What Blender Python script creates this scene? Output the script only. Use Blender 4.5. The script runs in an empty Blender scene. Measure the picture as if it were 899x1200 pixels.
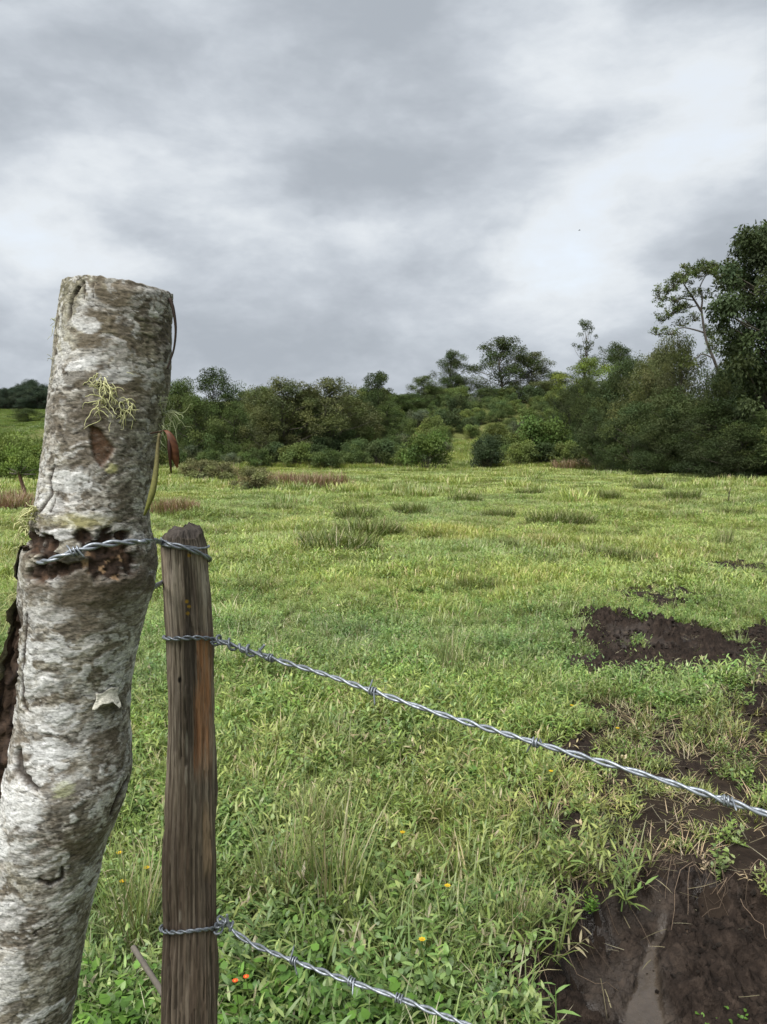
import bpy, math, random
import numpy as np
from mathutils import Vector

R = math.radians
S = bpy.context.scene
COL = S.collection
F, CX, CY = 901.0, 449.5, 600.0          # photograph: 899 x 1200, focal length in its pixels
HORIZON = 527.0
PITCH = math.atan((CY - HORIZON) / F)
H = 1.55                                  # eye height

# ------------------------------------------------------------------ camera
cam_d = bpy.data.cameras.new('camera')
cam_d.sensor_fit = 'VERTICAL'; cam_d.sensor_height = 36.0
cam_d.lens = 36.0 * F / 1200.0
cam_d.clip_start = 0.02; cam_d.clip_end = 6000
cam = bpy.data.objects.new('camera', cam_d); COL.objects.link(cam)
cam.location = (0, 0, H); cam.rotation_euler = (R(90) - PITCH, 0, 0)
cam_d.dof.use_dof = True; cam_d.dof.focus_distance = 1.15
cam_d.dof.aperture_fstop = 28.0
S.camera = cam

# ------------------------------------------------------------------ world, sun, exposure
EXPOSURE = 2.2
SUN_EL, SUN_AZ = R(56), R(215)            # azimuth clockwise from +y: high, behind and left of the camera
S.view_settings.view_transform = 'Standard'; S.view_settings.look = 'None'
S.view_settings.gamma = 1.0; S.view_settings.use_curve_mapping = False
S.view_settings.exposure = EXPOSURE
W = bpy.data.worlds.new('World'); S.world = W; W.use_nodes = True
nt = W.node_tree; nt.nodes.clear()
def N(t, typ, **kw):
    n = t.nodes.new(typ)
    for k, v in kw.items(): setattr(n, k, v)
    return n
def mth(t, op, a, b=None, c=None, clamp=False):
    n = t.nodes.new('ShaderNodeMath'); n.operation = op; n.use_clamp = clamp
    for i, v in enumerate((a, b, c)):
        if v is None: continue
        if isinstance(v, (int, float)): n.inputs[i].default_value = v
        else: t.links.new(v, n.inputs[i])
    return n.outputs[0]
def ramp(t, fac, stops, interp='LINEAR'):
    n = t.nodes.new('ShaderNodeValToRGB'); n.color_ramp.interpolation = interp
    e = n.color_ramp.elements
    while len(e) < len(stops): e.new(0.5)
    for i, (p, c) in enumerate(stops):
        e[i].position = p; e[i].color = (c[0], c[1], c[2], 1)
    t.links.new(fac, n.inputs[0]); return n.outputs[0]
def noise_n(t, vec, scale, detail=4, rough=0.5, dist=0.0, out='Fac'):
    n = t.nodes.new('ShaderNodeTexNoise')
    n.inputs['Scale'].default_value = scale; n.inputs['Detail'].default_value = detail
    n.inputs['Roughness'].default_value = rough; n.inputs['Distortion'].default_value = dist
    if vec is not None: t.links.new(vec, n.inputs['Vector'])
    return n.outputs[out]
def mixc(t, fac, a, b, mode='MIX'):
    n = t.nodes.new('ShaderNodeMix'); n.data_type = 'RGBA'; n.blend_type = mode
    if isinstance(fac, (int, float)): n.inputs[0].default_value = fac
    else: t.links.new(fac, n.inputs[0])
    for i, v in ((6, a), (7, b)):
        if isinstance(v, tuple): n.inputs[i].default_value = (v[0], v[1], v[2], 1)
        else: t.links.new(v, n.inputs[i])
    return n.outputs[2]

tc = N(nt, 'ShaderNodeTexCoord')
sep = N(nt, 'ShaderNodeSeparateXYZ'); nt.links.new(tc.outputs['Generated'], sep.inputs[0])
zc = mth(nt, 'ADD', mth(nt, 'MAXIMUM', sep.outputs[2], 0.0), 0.95)
com = N(nt, 'ShaderNodeCombineXYZ')
nt.links.new(mth(nt, 'DIVIDE', sep.outputs[0], zc), com.inputs[0])
nt.links.new(mth(nt, 'DIVIDE', sep.outputs[1], zc), com.inputs[1])
nt.links.new(mth(nt, 'MULTIPLY', sep.outputs[2], 1.5), com.inputs[2])
mp = N(nt, 'ShaderNodeMapping'); nt.links.new(com.outputs[0], mp.inputs[0])
mp.inputs['Location'].default_value = (9.3, 4.1, 6.4)
cv = mp.outputs[0]
n1 = noise_n(nt, cv, 1.7, 3, 0.5, 0.0)
n2 = noise_n(nt, cv, 5.0, 7, 0.55, 0.15)
wv = N(nt, 'ShaderNodeVectorMath', operation='MULTIPLY_ADD')            # warp for the cloud cells
nt.links.new(noise_n(nt, cv, 4.0, 5, 0.55, 0.0, 'Color'), wv.inputs[0]); wv.inputs[1].default_value = (0.42, 0.42, 0.42); nt.links.new(cv, wv.inputs[2])
vo = N(nt, 'ShaderNodeTexVoronoi', feature='SMOOTH_F1'); vo.inputs['Scale'].default_value = 4.2; vo.inputs['Smoothness'].default_value = 0.55
nt.links.new(wv.outputs[0], vo.inputs['Vector'])
dens = mth(nt, 'ADD', mth(nt, 'MULTIPLY', n1, 0.38), mth(nt, 'ADD', mth(nt, 'MULTIPLY', n2, 0.46), mth(nt, 'MULTIPLY', vo.outputs['Distance'], -0.30)))
dens = mth(nt, 'ADD', mth(nt, 'ADD', dens, mth(nt, 'MULTIPLY', noise_n(nt, wv.outputs[0], 12.0, 6, 0.6), 0.10)), 0.215)
cloud = ramp(nt, dens, [(0.37, (0.78, 0.82, 0.855)), (0.435, (0.64, 0.685, 0.735)), (0.485, (0.545, 0.59, 0.645)), (0.535, (0.47, 0.512, 0.565)), (0.60, (0.395, 0.435, 0.485))], 'B_SPLINE')
vs = N(nt, 'ShaderNodeVectorMath', operation='SCALE'); nt.links.new(cloud, vs.inputs[0]); vs.inputs['Scale'].default_value = 2.3
cloud = vs.outputs[0]
sky = N(nt, 'ShaderNodeTexSky', sky_type='NISHITA')
sky.sun_disc = False; sky.sun_elevation = SUN_EL; sky.sun_rotation = SUN_AZ
gap = ramp(nt, dens, [(0.28, (0.9,)*3), (0.38, (1, 1, 1))])
skyc = mixc(nt, gap, sky.outputs[0], cloud)
bg = N(nt, 'ShaderNodeBackground'); bg.inputs[1].default_value = 0.10
nt.links.new(skyc, bg.inputs[0])
wo = N(nt, 'ShaderNodeOutputWorld'); nt.links.new(bg.outputs[0], wo.inputs[0])
sd = bpy.data.lights.new('sun', 'SUN'); sd.energy = 1.5; sd.angle = R(45); sd.color = (1.0, 0.975, 0.94)
sun = bpy.data.objects.new('sun', sd); COL.objects.link(sun)
sdir = Vector((math.sin(SUN_AZ) * math.cos(SUN_EL), math.cos(SUN_AZ) * math.cos(SUN_EL), math.sin(SUN_EL)))
sun.rotation_euler = sdir.to_track_quat('Z', 'Y').to_euler(); sun.location = sdir * 30

# ------------------------------------------------------------------ numeric helpers
rng = np.random.default_rng(7)
def _hash(i, j, k):
    h = (i.astype(np.int64) * 374761393 + j.astype(np.int64) * 668265263 + k.astype(np.int64) * 2147483647 % 4294967296) & 0xFFFFFFFF
    h = ((h ^ (h >> 13)) * 1274126177) & 0xFFFFFFFF
    h = (h ^ (h >> 16)) & 0xFFFFFFFF
    h = (h * 2246822519) & 0xFFFFFFFF
    return ((h ^ (h >> 15)) & 0xFFFFFF) / float(0xFFFFFF)
def vnoise(x, y, z=None, seed=0):
    x = np.asarray(x, float); y = np.asarray(y, float)
    z = np.zeros_like(x) if z is None else np.asarray(z, float)
    x, y, z = x + seed * 17.31, y + seed * 9.17, z + seed * 5.71
    xi, yi, zi = np.floor(x), np.floor(y), np.floor(z)
    fx, fy, fz = x - xi, y - yi, z - zi
    fx, fy, fz = (f * f * f * (f * (f * 6 - 15) + 10) for f in (fx, fy, fz))
    r = 0
    for a in (0, 1):
        for b in (0, 1):
            for c in (0, 1):
                w = (fx if a else 1 - fx) * (fy if b else 1 - fy) * (fz if c else 1 - fz)
                r = r + w * _hash(xi + a, yi + b, zi + c)
    return r * 2 - 1
def fbm(x, y, z=None, oct=4, seed=0, gain=0.5):
    r, a, s = 0, 1.0, 0
    for o in range(oct):
        f = 2.03 ** o
        r = r + a * vnoise(np.asarray(x) * f, np.asarray(y) * f, None if z is None else np.asarray(z) * f, seed + o * 3)
        s += a; a *= gain
    return r / s * 1.5
def worley(x, y, z, seed=0):
    xi, yi, zi = np.floor(x), np.floor(y), np.floor(z)
    f1 = np.full(x.shape, 9.0); f2 = np.full(x.shape, 9.0); cid = np.zeros(x.shape)
    for a in (-1, 0, 1):
        for b in (-1, 0, 1):
            for c in (-1, 0, 1):
                i, j, k = xi + a + seed * 31, yi + b, zi + c
                d = (xi + a + _hash(i, j, k) - x) ** 2 + (yi + b + _hash(i + 57, j, k) - y) ** 2 + (zi + c + _hash(i, j + 91, k) - z) ** 2
                m = d < f1; f2 = np.where(m, f1, np.minimum(f2, d)); cid = np.where(m, _hash(i, j, k + 113), cid); f1 = np.where(m, d, f1)
    return np.sqrt(f1), np.sqrt(f2), cid
def sstep(a, b, x):
    t = np.clip((np.asarray(x, float) - a) / (b - a), 0, 1); return t * t * (3 - 2 * t)
def ray(u, v):
    a, b = (u - CX) / F, (CY - v) / F
    return np.array([a, math.cos(PITCH) + b * math.sin(PITCH), -math.sin(PITCH) + b * math.cos(PITCH)])
def at(u, v, Y):
    d = ray(u, v); return np.array([0, 0, H]) + d * (Y / d[1])
def flat(u, v):                            # pixel -> level ground, for laying out patches
    d = ray(u, v); t = -H / d[2]; return d[0] * t, d[1] * t
def project(x, y, z):
    cp, sp_ = math.cos(PITCH), math.sin(PITCH)
    f_ = y * cp - (z - H) * sp_; u_ = y * sp_ + (z - H) * cp
    return CX + F * x / f_, CY - F * u_ / f_
def poly_sdf(poly, x, y):
    p = np.array(poly); d = np.full(np.shape(x), 1e9); inside = np.zeros(np.shape(x), bool)
    for i in range(len(p)):
        ax, ay = p[i]; bx_, by_ = p[(i + 1) % len(p)]
        ex, ey = bx_ - ax, by_ - ay; wx, wy = x - ax, y - ay
        t = np.clip((wx * ex + wy * ey) / (ex * ex + ey * ey), 0, 1)
        d = np.minimum(d, np.hypot(wx - ex * t, wy - ey * t))
        c = (ay > y) != (by_ > y)
        with np.errstate(divide='ignore', invalid='ignore'):
            xin = (bx_ - ax) * (y - ay) / (by_ - ay) + ax
        inside ^= c & (x < xin)
    return np.where(inside, -d, d)

# ------------------------------------------------------------------ terrain
P_NEAR = [flat(u, v) for u, v in ((650, 1052), (700, 1030), (775, 1016), (860, 1024), (930, 1040), (1010, 1110), (1040, 1300), (900, 1500), (600, 1420), (590, 1240), (625, 1130))]
P_MID = [flat(u, v) for u, v in ((664, 752), (690, 730), (735, 722), (790, 735), (860, 730), (960, 738), (1040, 760), (1010, 806), (905, 800), (830, 786), (760, 790), (700, 786))]
P_S1 = [flat(u, v) for u, v in ((690, 702), (740, 690), (800, 690), (850, 703), (780, 712))]
P_S2 = [flat(u, v) for u, v in ((815, 660), (850, 652), (900, 664), (870, 671))]
P_TR = [flat(u, v) for u, v in ((655, 860), (700, 815), (790, 830), (905, 790), (1010, 800), (1010, 1050), (850, 1030), (740, 1020), (650, 1000), (640, 930))]
def sd_near(x, y): return poly_sdf(P_NEAR, x, y) + 0.075 * fbm(x * 6, y * 6, oct=4, seed=31)
def sd_mid(x, y): return poly_sdf(P_MID, x, y) + 0.24 * fbm(x * 3.0, y * 3.0, oct=4, seed=32, gain=.6)
def sd_str(x, y): return np.minimum(poly_sdf(P_S1, x, y), poly_sdf(P_S2, x, y)) + 0.22 * fbm(x * 3.2, y * 3.2, oct=3, seed=33) + 0.05
def sd_tr(x, y): return poly_sdf(P_TR, x, y) + 0.25 * fbm(x * 2.2, y * 2.2, oct=3, seed=34)
def mud_cover(x, y):                       # 1 where bare mud
    m = np.maximum(sstep(0.03, -0.05, sd_near(x, y)), sstep(0.05, -0.10, sd_mid(x, y)))
    m = np.maximum(m, sstep(0.02, -0.10, sd_str(x, y)) * 0.85)
    tr = sstep(0.15, -0.25, sd_tr(x, y)) * sstep(0.02, 0.35, fbm(x * 2.3, y * 2.3, oct=3, seed=35) + 0.02)
    return np.maximum(m, tr * 0.8)
def T(x, y):
    x = np.asarray(x, float); y = np.asarray(y, float)
    rr = np.hypot(x, y)
    far = sstep(4, 14, rr)
    z = 0.10 * far * fbm(x / 4.5, y / 4.5, oct=3, seed=3) + (0.022 + 0.075 * far) * fbm(x / 1.25, y / 1.25, oct=3, seed=4)
    z = z - 0.02
    # hill behind the pasture: starts about 60 m out, lower and longer on the left
    lx = sstep(-20, -60, x)
    z = z + 8.0 * sstep(57, 103, y + 2.0 * fbm(x / 14, y / 14, oct=2, seed=6)) * (1 - lx)
    z = z + (7.6 * sstep(62, 165, y) + 5.5 * sstep(150, 230, y)) * lx
    z = z + sstep(62, 90, y) * 0.5 * fbm(x / 9, y / 9, oct=3, seed=8)
    z = z - 0.15 * sstep(0.05, -0.10, sd_near(x, y)) - 0.05 * sstep(0.1, -0.3, sd_mid(x, y))
    z = z - 0.03 * sstep(0.1, -0.3, sd_tr(x, y))
    return z
def ground_pt(u, v, tmax=260.0):
    d = ray(u, v); ts = np.concatenate([np.linspace(1.2, 12, 700), np.linspace(12, tmax, 2500)])
    P = np.array([0, 0, H])[None] + d[None] * ts[:, None]
    below = P[:, 2] < T(P[:, 0], P[:, 1])
    i = int(np.argmax(below)) if below.any() else len(ts) - 1
    return P[i]

# ------------------------------------------------------------------ mesh helpers
def new_mesh(name, verts, faces, mat=None, col=None, smooth=True):
    """faces: list of index arrays (M,3) or (M,4)"""
    verts = np.asarray(verts, np.float32)
    me = bpy.data.meshes.new(name)
    me.vertices.add(len(verts)); me.vertices.foreach_set('co', verts.ravel())
    faces = [np.asarray(f, np.int32) for f in faces if len(f)]
    li = np.concatenate([f.ravel() for f in faces])
    tot = np.concatenate([np.full(len(f), f.shape[1], np.int32) for f in faces])
    st = np.concatenate([[0], np.cumsum(tot)[:-1]]).astype(np.int32)
    me.loops.add(len(li)); me.loops.foreach_set('vertex_index', li)
    me.polygons.add(len(tot)); me.polygons.foreach_set('loop_start', st)
    me.polygons.foreach_set('use_smooth', np.full(len(tot), smooth, bool))
    if col is not None:
        c = np.ones((len(verts), 4), np.float32); c[:, :3] = col
        a = me.attributes.new('Col', 'FLOAT_COLOR', 'POINT'); a.data.foreach_set('color', c.ravel())
    me.update(calc_edges=True); me.validate()
    if mat: me.materials.append(mat)
    return me
class MB:
    def __init__(s): s.v, s.f, s.c, s.n = [], [], [], 0
    def add(s, v, faces, col=None):
        v = np.asarray(v, float)
        for f in faces: s.f.append(np.asarray(f, np.int64) + s.n)
        s.v.append(v); s.n += len(v)
        c = np.ones((len(v), 3)) if col is None else np.broadcast_to(np.asarray(col, float), (len(v), 3))
        s.c.append(c)
    def mesh(s, name, mat, smooth=True):
        by = {}
        for f in s.f:
            if len(f): by.setdefault(f.shape[1], []).append(f)
        return new_mesh(name, np.concatenate(s.v), [np.concatenate(l) for l in by.values()], mat, np.concatenate(s.c), smooth)
    def build(s, name, mat, parent=None, smooth=True): return obj(name, s.mesh(name, mat, smooth), parent)
def obj(name, me, parent=None, loc=None):
    o = bpy.data.objects.new(name, me); COL.objects.link(o)
    if parent: o.parent = parent
    if loc is not None: o.location = loc
    return o
def tag(o, label=None, cat=None, group=None, kind=None):
    for k, v in (('label', label), ('category', cat), ('group', group), ('kind', kind)):
        if v: o[k] = v
    return o
def thing(name, loc, label, cat, group=None): return tag(obj(name, None, None, loc), label, cat, group)
def frames(path):
    p = np.asarray(path, float); t = np.gradient(p, axis=0); t /= np.linalg.norm(t, axis=1)[:, None] + 1e-12
    ref = np.array([0, 0, 1.0]) if abs(t[0][2]) < 0.9 else np.array([1.0, 0, 0])
    n = np.zeros_like(p); n[0] = np.cross(t[0], ref); n[0] /= np.linalg.norm(n[0])
    for i in range(1, len(p)):
        w = n[i - 1] - t[i] * np.dot(n[i - 1], t[i]); n[i] = w / (np.linalg.norm(w) + 1e-12)
    return p, t, n, np.cross(t, n)
def tube(mb, path, rad, n=6, col=None, cap=True):
    p, t, a, b = frames(path); k = len(p)
    rad = np.broadcast_to(np.asarray(rad, float), (k,))
    th = np.arange(n) * 2 * math.pi / n
    v = p[:, None, :] + rad[:, None, None] * (np.cos(th)[None, :, None] * a[:, None, :] + np.sin(th)[None, :, None] * b[:, None, :])
    v = v.reshape(-1, 3)
    i = np.arange(k - 1)[:, None] * n; j = np.arange(n)[None]; j2 = (j + 1) % n
    q = np.stack([i + j, i + j2, i + n + j2, i + n + j], -1).reshape(-1, 4)
    fs = [q]
    if cap:
        v = np.concatenate([v, p[:1], p[-1:]]); c0, c1 = k * n, k * n + 1
        jj = np.arange(n); j2 = (jj + 1) % n
        fs.append(np.concatenate([np.stack([np.full(n, c0), j2, jj], -1), np.stack([np.full(n, c1), (k - 1) * n + jj, (k - 1) * n + j2], -1)]))
    mb.add(v, fs, col)
def spline(pts, m=60):
    p = np.asarray(pts, float); d = np.concatenate([[0], np.cumsum(np.linalg.norm(np.diff(p, axis=0), axis=1))])
    # Catmull-Rom
    q = np.vstack([2 * p[0] - p[1], p, 2 * p[-1] - p[-2]])
    s = np.linspace(0, d[-1], m); out = np.zeros((m, p.shape[1]))
    for a, sv in enumerate(s):
        i = min(np.searchsorted(d, sv, 'right') - 1, len(p) - 2)
        t = (sv - d[i]) / (d[i + 1] - d[i] + 1e-12)
        p0, p1, p2, p3 = q[i], q[i + 1], q[i + 2], q[i + 3]
        out[a] = 0.5 * (2 * p1 + (p2 - p0) * t + (2 * p0 - 5 * p1 + 4 * p2 - p3) * t * t + (3 * p1 - p0 - 3 * p2 + p3) * t ** 3)
    return out

# ------------------------------------------------------------------ materials
def mat(name):
    m = bpy.data.materials.new(name); m.use_nodes = True; t = m.node_tree
    b = t.nodes['Principled BSDF']; return m, t, b
def attr(t, name, typ='GEOMETRY'):
    n = t.nodes.new('ShaderNodeAttribute'); n.attribute_name = name; n.attribute_type = typ; return n
def bump(t, b, h, strength, dist):
    n = t.nodes.new('ShaderNodeBump'); n.inputs['Strength'].default_value = strength; n.inputs['Distance'].default_value = dist
    t.links.new(h, n.inputs['Height']); t.links.new(n.outputs[0], b.inputs['Normal'])
def leaf_mat(name, mode, trans=0.3, rough=0.45, spec=0.5):
    """mode: 'tint' blades instanced with a per-instance tint, 'plain' vertex colour only, 'object' times the object colour"""
    m, t, b = mat(name)
    c = attr(t, 'Col').outputs['Color']
    if mode == 'tint': c = mixc(t, 1.0, c, attr(t, 'tint', 'INSTANCER').outputs['Color'], 'MULTIPLY')
    elif mode == 'object':
        oi = t.nodes.new('ShaderNodeObjectInfo'); c = mixc(t, 1.0, c, oi.outputs['Color'], 'MULTIPLY')
    t.links.new(c, b.inputs['Base Color']); b.inputs['Roughness'].default_value = rough
    b.inputs['Specular IOR Level'].default_value = spec
    tr = t.nodes.new('ShaderNodeBsdfTranslucent')
    t.links.new(mixc(t, 1.0, c, (1.0, 1.0, 0.55), 'MULTIPLY'), tr.inputs[0])
    mx = t.nodes.new('ShaderNodeMixShader'); mx.inputs[0].default_value = trans
    t.links.new(b.outputs[0], mx.inputs[1]); t.links.new(tr.outputs[0], mx.inputs[2])
    t.links.new(mx.outputs[0], t.nodes['Material Output'].inputs[0])
    return m
M_GRASS = leaf_mat('grass_blades', 'tint'); M_BLADE = leaf_mat('single_plant_blades', 'plain', 0.3, 0.55, 0.25); M_LEAF = leaf_mat('tree_leaves', 'object', 0.25, 0.65, 0.12)
def bark_mat(name, rough=0.88, scale=140.0, stretch=(1, 1, 0.25), strength=0.5, dist=0.004):
    m, t, b = mat(name); c = attr(t, 'Col').outputs['Color']
    g = t.nodes.new('ShaderNodeTexCoord'); mpn = t.nodes.new('ShaderNodeMapping'); mpn.inputs['Scale'].default_value = stretch
    t.links.new(g.outputs['Object'], mpn.inputs[0])
    n = noise_n(t, mpn.outputs[0], scale, 5, 0.6)
    f = ramp(t, n, [(0.25, (0.62,)*3), (0.5, (1, 1, 1)), (0.8, (1.3,)*3)])
    t.links.new(mixc(t, 1.0, c, f, 'MULTIPLY'), b.inputs['Base Color'])
    b.inputs['Roughness'].default_value = rough; b.inputs['Specular IOR Level'].default_value = 0.25
    bump(t, b, n, strength, dist); return m
M_TREEBARK = bark_mat('tree_bark', 0.9, 6.0, (1, 1, 0.3), 0.6, 0.05)
def lichen_bark():
    m = bark_mat('lichen_bark', 0.85, 420.0, (0.7, 0.7, 1.3), 0.4, 0.001); t = m.node_tree; b = t.nodes['Principled BSDF']
    c = b.inputs['Base Color'].links[0].from_socket
    g = t.nodes.new('ShaderNodeTexCoord'); mpn = t.nodes.new('ShaderNodeMapping'); mpn.inputs['Scale'].default_value = (0.5, 0.5, 1.5); t.links.new(g.outputs['Object'], mpn.inputs[0])
    v = t.nodes.new('ShaderNodeTexVoronoi'); v.inputs['Scale'].default_value = 420.0; t.links.new(mpn.outputs[0], v.inputs['Vector'])
    bw = t.nodes.new('ShaderNodeSeparateColor'); t.links.new(v.outputs['Color'], bw.inputs[0])
    k = ramp(t, bw.outputs[0], [(0.0, (0.60,)*3), (0.5, (0.85,)*3), (1.0, (1, 1, 1))])
    n = noise_n(t, mpn.outputs[0], 190.0, 6, 0.7); sp_ = ramp(t, n, [(0.36, (0.35,)*3), (0.42, (1, 1, 1))])
    c = mixc(t, 1.0, mixc(t, 0.9, c, k, 'MULTIPLY'), sp_, 'MULTIPLY')
    sc_ = t.nodes.new('ShaderNodeVectorMath'); sc_.operation = 'SCALE'; sc_.inputs['Scale'].default_value = 1.28; t.links.new(c, sc_.inputs[0])
    t.links.new(sc_.outputs[0], b.inputs['Base Color']); return m
M_BARK = lichen_bark()
M_WOOD = bark_mat('weathered_wood', 0.8, 420.0, (1, 1, 0.11), 0.75, 0.0016)
M_PLAIN = bark_mat('dry_fibre', 0.8, 300.0, (1, 1, 1), 0.2, 0.001)
def wire_mat():
    m, t, b = mat('galvanised_wire')
    g = t.nodes.new('ShaderNodeTexCoord'); n = noise_n(t, g.outputs['Object'], 180.0, 4, 0.6)
    t.links.new(ramp(t, n, [(0.3, (0.12, 0.132, 0.148)), (0.55, (0.25, 0.275, 0.305)), (0.8, (0.36, 0.39, 0.425))]), b.inputs['Base Color'])
    b.inputs['Metallic'].default_value = 0.6
    t.links.new(ramp(t, n, [(0.3, (0.6,)*3), (0.7, (0.38,)*3)]), b.inputs['Roughness'])
    bump(t, b, n, 0.25, 0.0006); return m
M_WIRE = wire_mat()
def ground_mat():
    m, t, b = mat('pasture_soil')
    g = t.nodes.new('ShaderNodeTexCoord'); o = g.outputs['Object']
    a = noise_n(t, o, 0.35, 5, 0.6); c = noise_n(t, o, 9.0, 5, 0.65)
    base = ramp(t, a, [(0.3, (0.075, 0.085, 0.028)), (0.5, (0.105, 0.12, 0.038)), (0.7, (0.13, 0.13, 0.05))])
    fine = ramp(t, c, [(0.3, (0.45, 0.42, 0.42)), (0.5, (0.9, 0.9, 0.9)), (0.7, (1.2, 1.2, 1.15))])
    soil = attr(t, 'Col').outputs['Fac']
    cc = mixc(t, soil, mixc(t, 1.0, base, fine, 'MULTIPLY'), mixc(t, 1.0, (0.026, 0.019, 0.014), fine, 'MULTIPLY'))
    t.links.new(cc, b.inputs['Base Color']); b.inputs['Roughness'].default_value = 0.95; b.inputs['Specular IOR Level'].default_value = 0.1
    bump(t, b, c, 0.8, 0.05); return m
M_GROUND = ground_mat()
def mud_mat():
    m, t, b = mat('wet_mud')
    g = t.nodes.new('ShaderNodeTexCoord'); o = g.outputs['Object']
    sc3 = t.nodes.new('ShaderNodeSeparateColor'); t.links.new(attr(t, 'Col').outputs['Color'], sc3.inputs[0]); silt, wet = sc3.outputs[0], sc3.outputs[1]
    c = noise_n(t, o, 22.0, 6, 0.65); d = noise_n(t, o, 90.0, 4, 0.6)
    dark = ramp(t, c, [(0.3, (0.0095, 0.0066, 0.0049)), (0.5, (0.022, 0.0157, 0.012)), (0.72, (0.052, 0.038, 0.029))])
    pale = ramp(t, c, [(0.3, (0.044, 0.034, 0.026)), (0.7, (0.070, 0.055, 0.042))])
    t.links.new(mixc(t, mth(t, 'MULTIPLY', wet, 0.35), mixc(t, silt, dark, pale), (0.010, 0.0075, 0.006)), b.inputs['Base Color'])
    t.links.new(ramp(t, mth(t, 'ADD', mth(t, 'MULTIPLY', c, 0.8), mth(t, 'MULTIPLY', mth(t, 'MAXIMUM', silt, wet), -0.34)), [(0.05, (0.20,)*3), (0.40, (0.85,)*3)]), b.inputs['Roughness'])
    t.links.new(mth(t, 'ADD', 0.12, mth(t, 'MULTIPLY', mth(t, 'MAXIMUM', silt, wet), 0.5)), b.inputs['Specular IOR Level'])
    bump(t, b, mth(t, 'MULTIPLY', mth(t, 'ADD', mth(t, 'MULTIPLY', c, 0.7), mth(t, 'MULTIPLY', d, 0.7)), mth(t, 'SUBTRACT', 1.0, mth(t, 'MULTIPLY', silt, 0.85))), 0.9, 0.02); return m
M_MUD = mud_mat()

# ------------------------------------------------------------------ ground sheet
def build_ground():
    nth = 360
    rad = np.concatenate([[0.0], np.geomspace(0.25, 3000, 300)])
    th = np.arange(nth) * 2 * math.pi / nth
    x = rad[:, None] * np.sin(th)[None]; y = rad[:, None] * np.cos(th)[None]
    z = T(x, y); m = mud_cover(x, y)
    z = z - 0.035 * sstep(0.3, 0.8, m)
    v = np.stack([x, y, z], -1).reshape(-1, 3)
    i = np.arange(len(rad) - 1)[:, None] * nth; j = np.arange(nth)[None]; j2 = (j + 1) % nth
    q = np.stack([i + j2, i + j, i + nth + j, i + nth + j2], -1).reshape(-1, 4)[nth:]
    tri = np.stack([np.zeros(nth, int), nth + np.arange(nth), nth + (np.arange(nth) + 1) % nth], -1)[:, ::-1]
    soil = np.repeat(np.maximum(np.maximum(m, sstep(.45, .05, sd_tr(x, y))), sstep(.3, .1, sd_near(x, y))).reshape(-1)[:, None], 3, 1)
    o = obj('pasture_ground', new_mesh('pasture_ground', v, [q, tri], M_GROUND, soil))
    tag(o, kind='structure')
build_ground()

MUDGRID = []
def mud_patch(name, x0, x1, y0, y1, cell, sdf, clod, silt_fn=None, keep=0.08):
    xs = np.arange(x0, x1, cell); ys = np.arange(y0, y1, cell)
    X, Y = np.meshgrid(xs, ys); X = X + rng.uniform(-.25, .25, X.shape) * cell; Y = Y + rng.uniform(-.25, .25, Y.shape) * cell
    sd = sdf(X, Y); inn = sstep(keep, keep * .4, sd)
    rid = 1 - np.abs(fbm(X * 9, Y * 9, oct=4, seed=51))
    wx_, wy_ = X + .03 * fbm(X * 12, Y * 12, oct=2, seed=57), Y + .03 * fbm(X * 12, Y * 12, oct=2, seed=58)
    lumps = .5 * np.abs(vnoise(wx_ * 90, wy_ * 90, seed=60)) + np.clip(vnoise(wx_ * 26, wy_ * 26, seed=55), -.1, 1) * sstep(-.2, .4, fbm(X * 3, Y * 3, oct=2, seed=56)) + .6 * np.clip(vnoise(wx_ * 52, wy_ * 52, seed=59), -.1, 1)
    big = fbm(X * 4, Y * 4, oct=3, seed=52); fine = fbm(X * 30, Y * 30, oct=3, seed=53)
    silt = silt_fn(X, Y) if silt_fn else 0 * X
    hgt = clod * (1.3 * big + 0.35 * (rid - 0.75) * 1.6 + 0.6 * fine + 1.25 * lumps)
    # hoof prints
    r2 = np.random.default_rng(int(x0 * 100) % 97 + 5)
    for _ in range(int((x1 - x0) * (y1 - y0) * 13)):
        hx, hy, hr = r2.uniform(x0, x1), r2.uniform(y0, y1), r2.uniform(0.035, 0.06)
        d = np.hypot((X - hx), (Y - hy) * 0.8) / hr
        hgt += clod * (-1.25 * sstep(1.1, 0.6, d) + 0.7 * np.exp(-((d - 1.35) / 0.3) ** 2))
    hgt = hgt * (1 - 0.93 * silt) - 0.012 * silt
    wet = sstep(-.1, -.9, hgt / clod) * sstep(-.1, .3, fbm(X * 2.1, Y * 2.1, oct=2, seed=65) + .15)
    Z = T(X, Y) + 0.008 + hgt * inn - 0.06 * (1 - inn)
    MUDGRID.append((x0, y0, cell, np.where(sd < keep * .5, Z, np.nan)))
    idx = np.arange(X.size).reshape(X.shape)
    q = np.stack([idx[:-1, :-1], idx[:-1, 1:], idx[1:, 1:], idx[1:, :-1]], -1).reshape(-1, 4)
    ok = (sd < keep).reshape(-1); q = q[ok[q].all(1)]
    used = np.unique(q); rm = np.full(X.size, -1); rm[used] = np.arange(len(used))
    V = np.stack([X, Y, Z], -1).reshape(-1, 3)[used]
    o = obj(name, new_mesh(name, V, [rm[q]], M_MUD, np.stack([silt, wet, 0 * silt], -1).reshape(-1, 3)[used]))
    return tag(o, kind='structure')
SILT_C = np.array([flat(u, v) for u, v in ((775, 1035), (765, 1075), (760, 1110), (752, 1150), (750, 1205), (745, 1330))])
SILT_W = np.array([0.015, 0.03, 0.05, 0.085, 0.13, 0.19])
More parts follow.
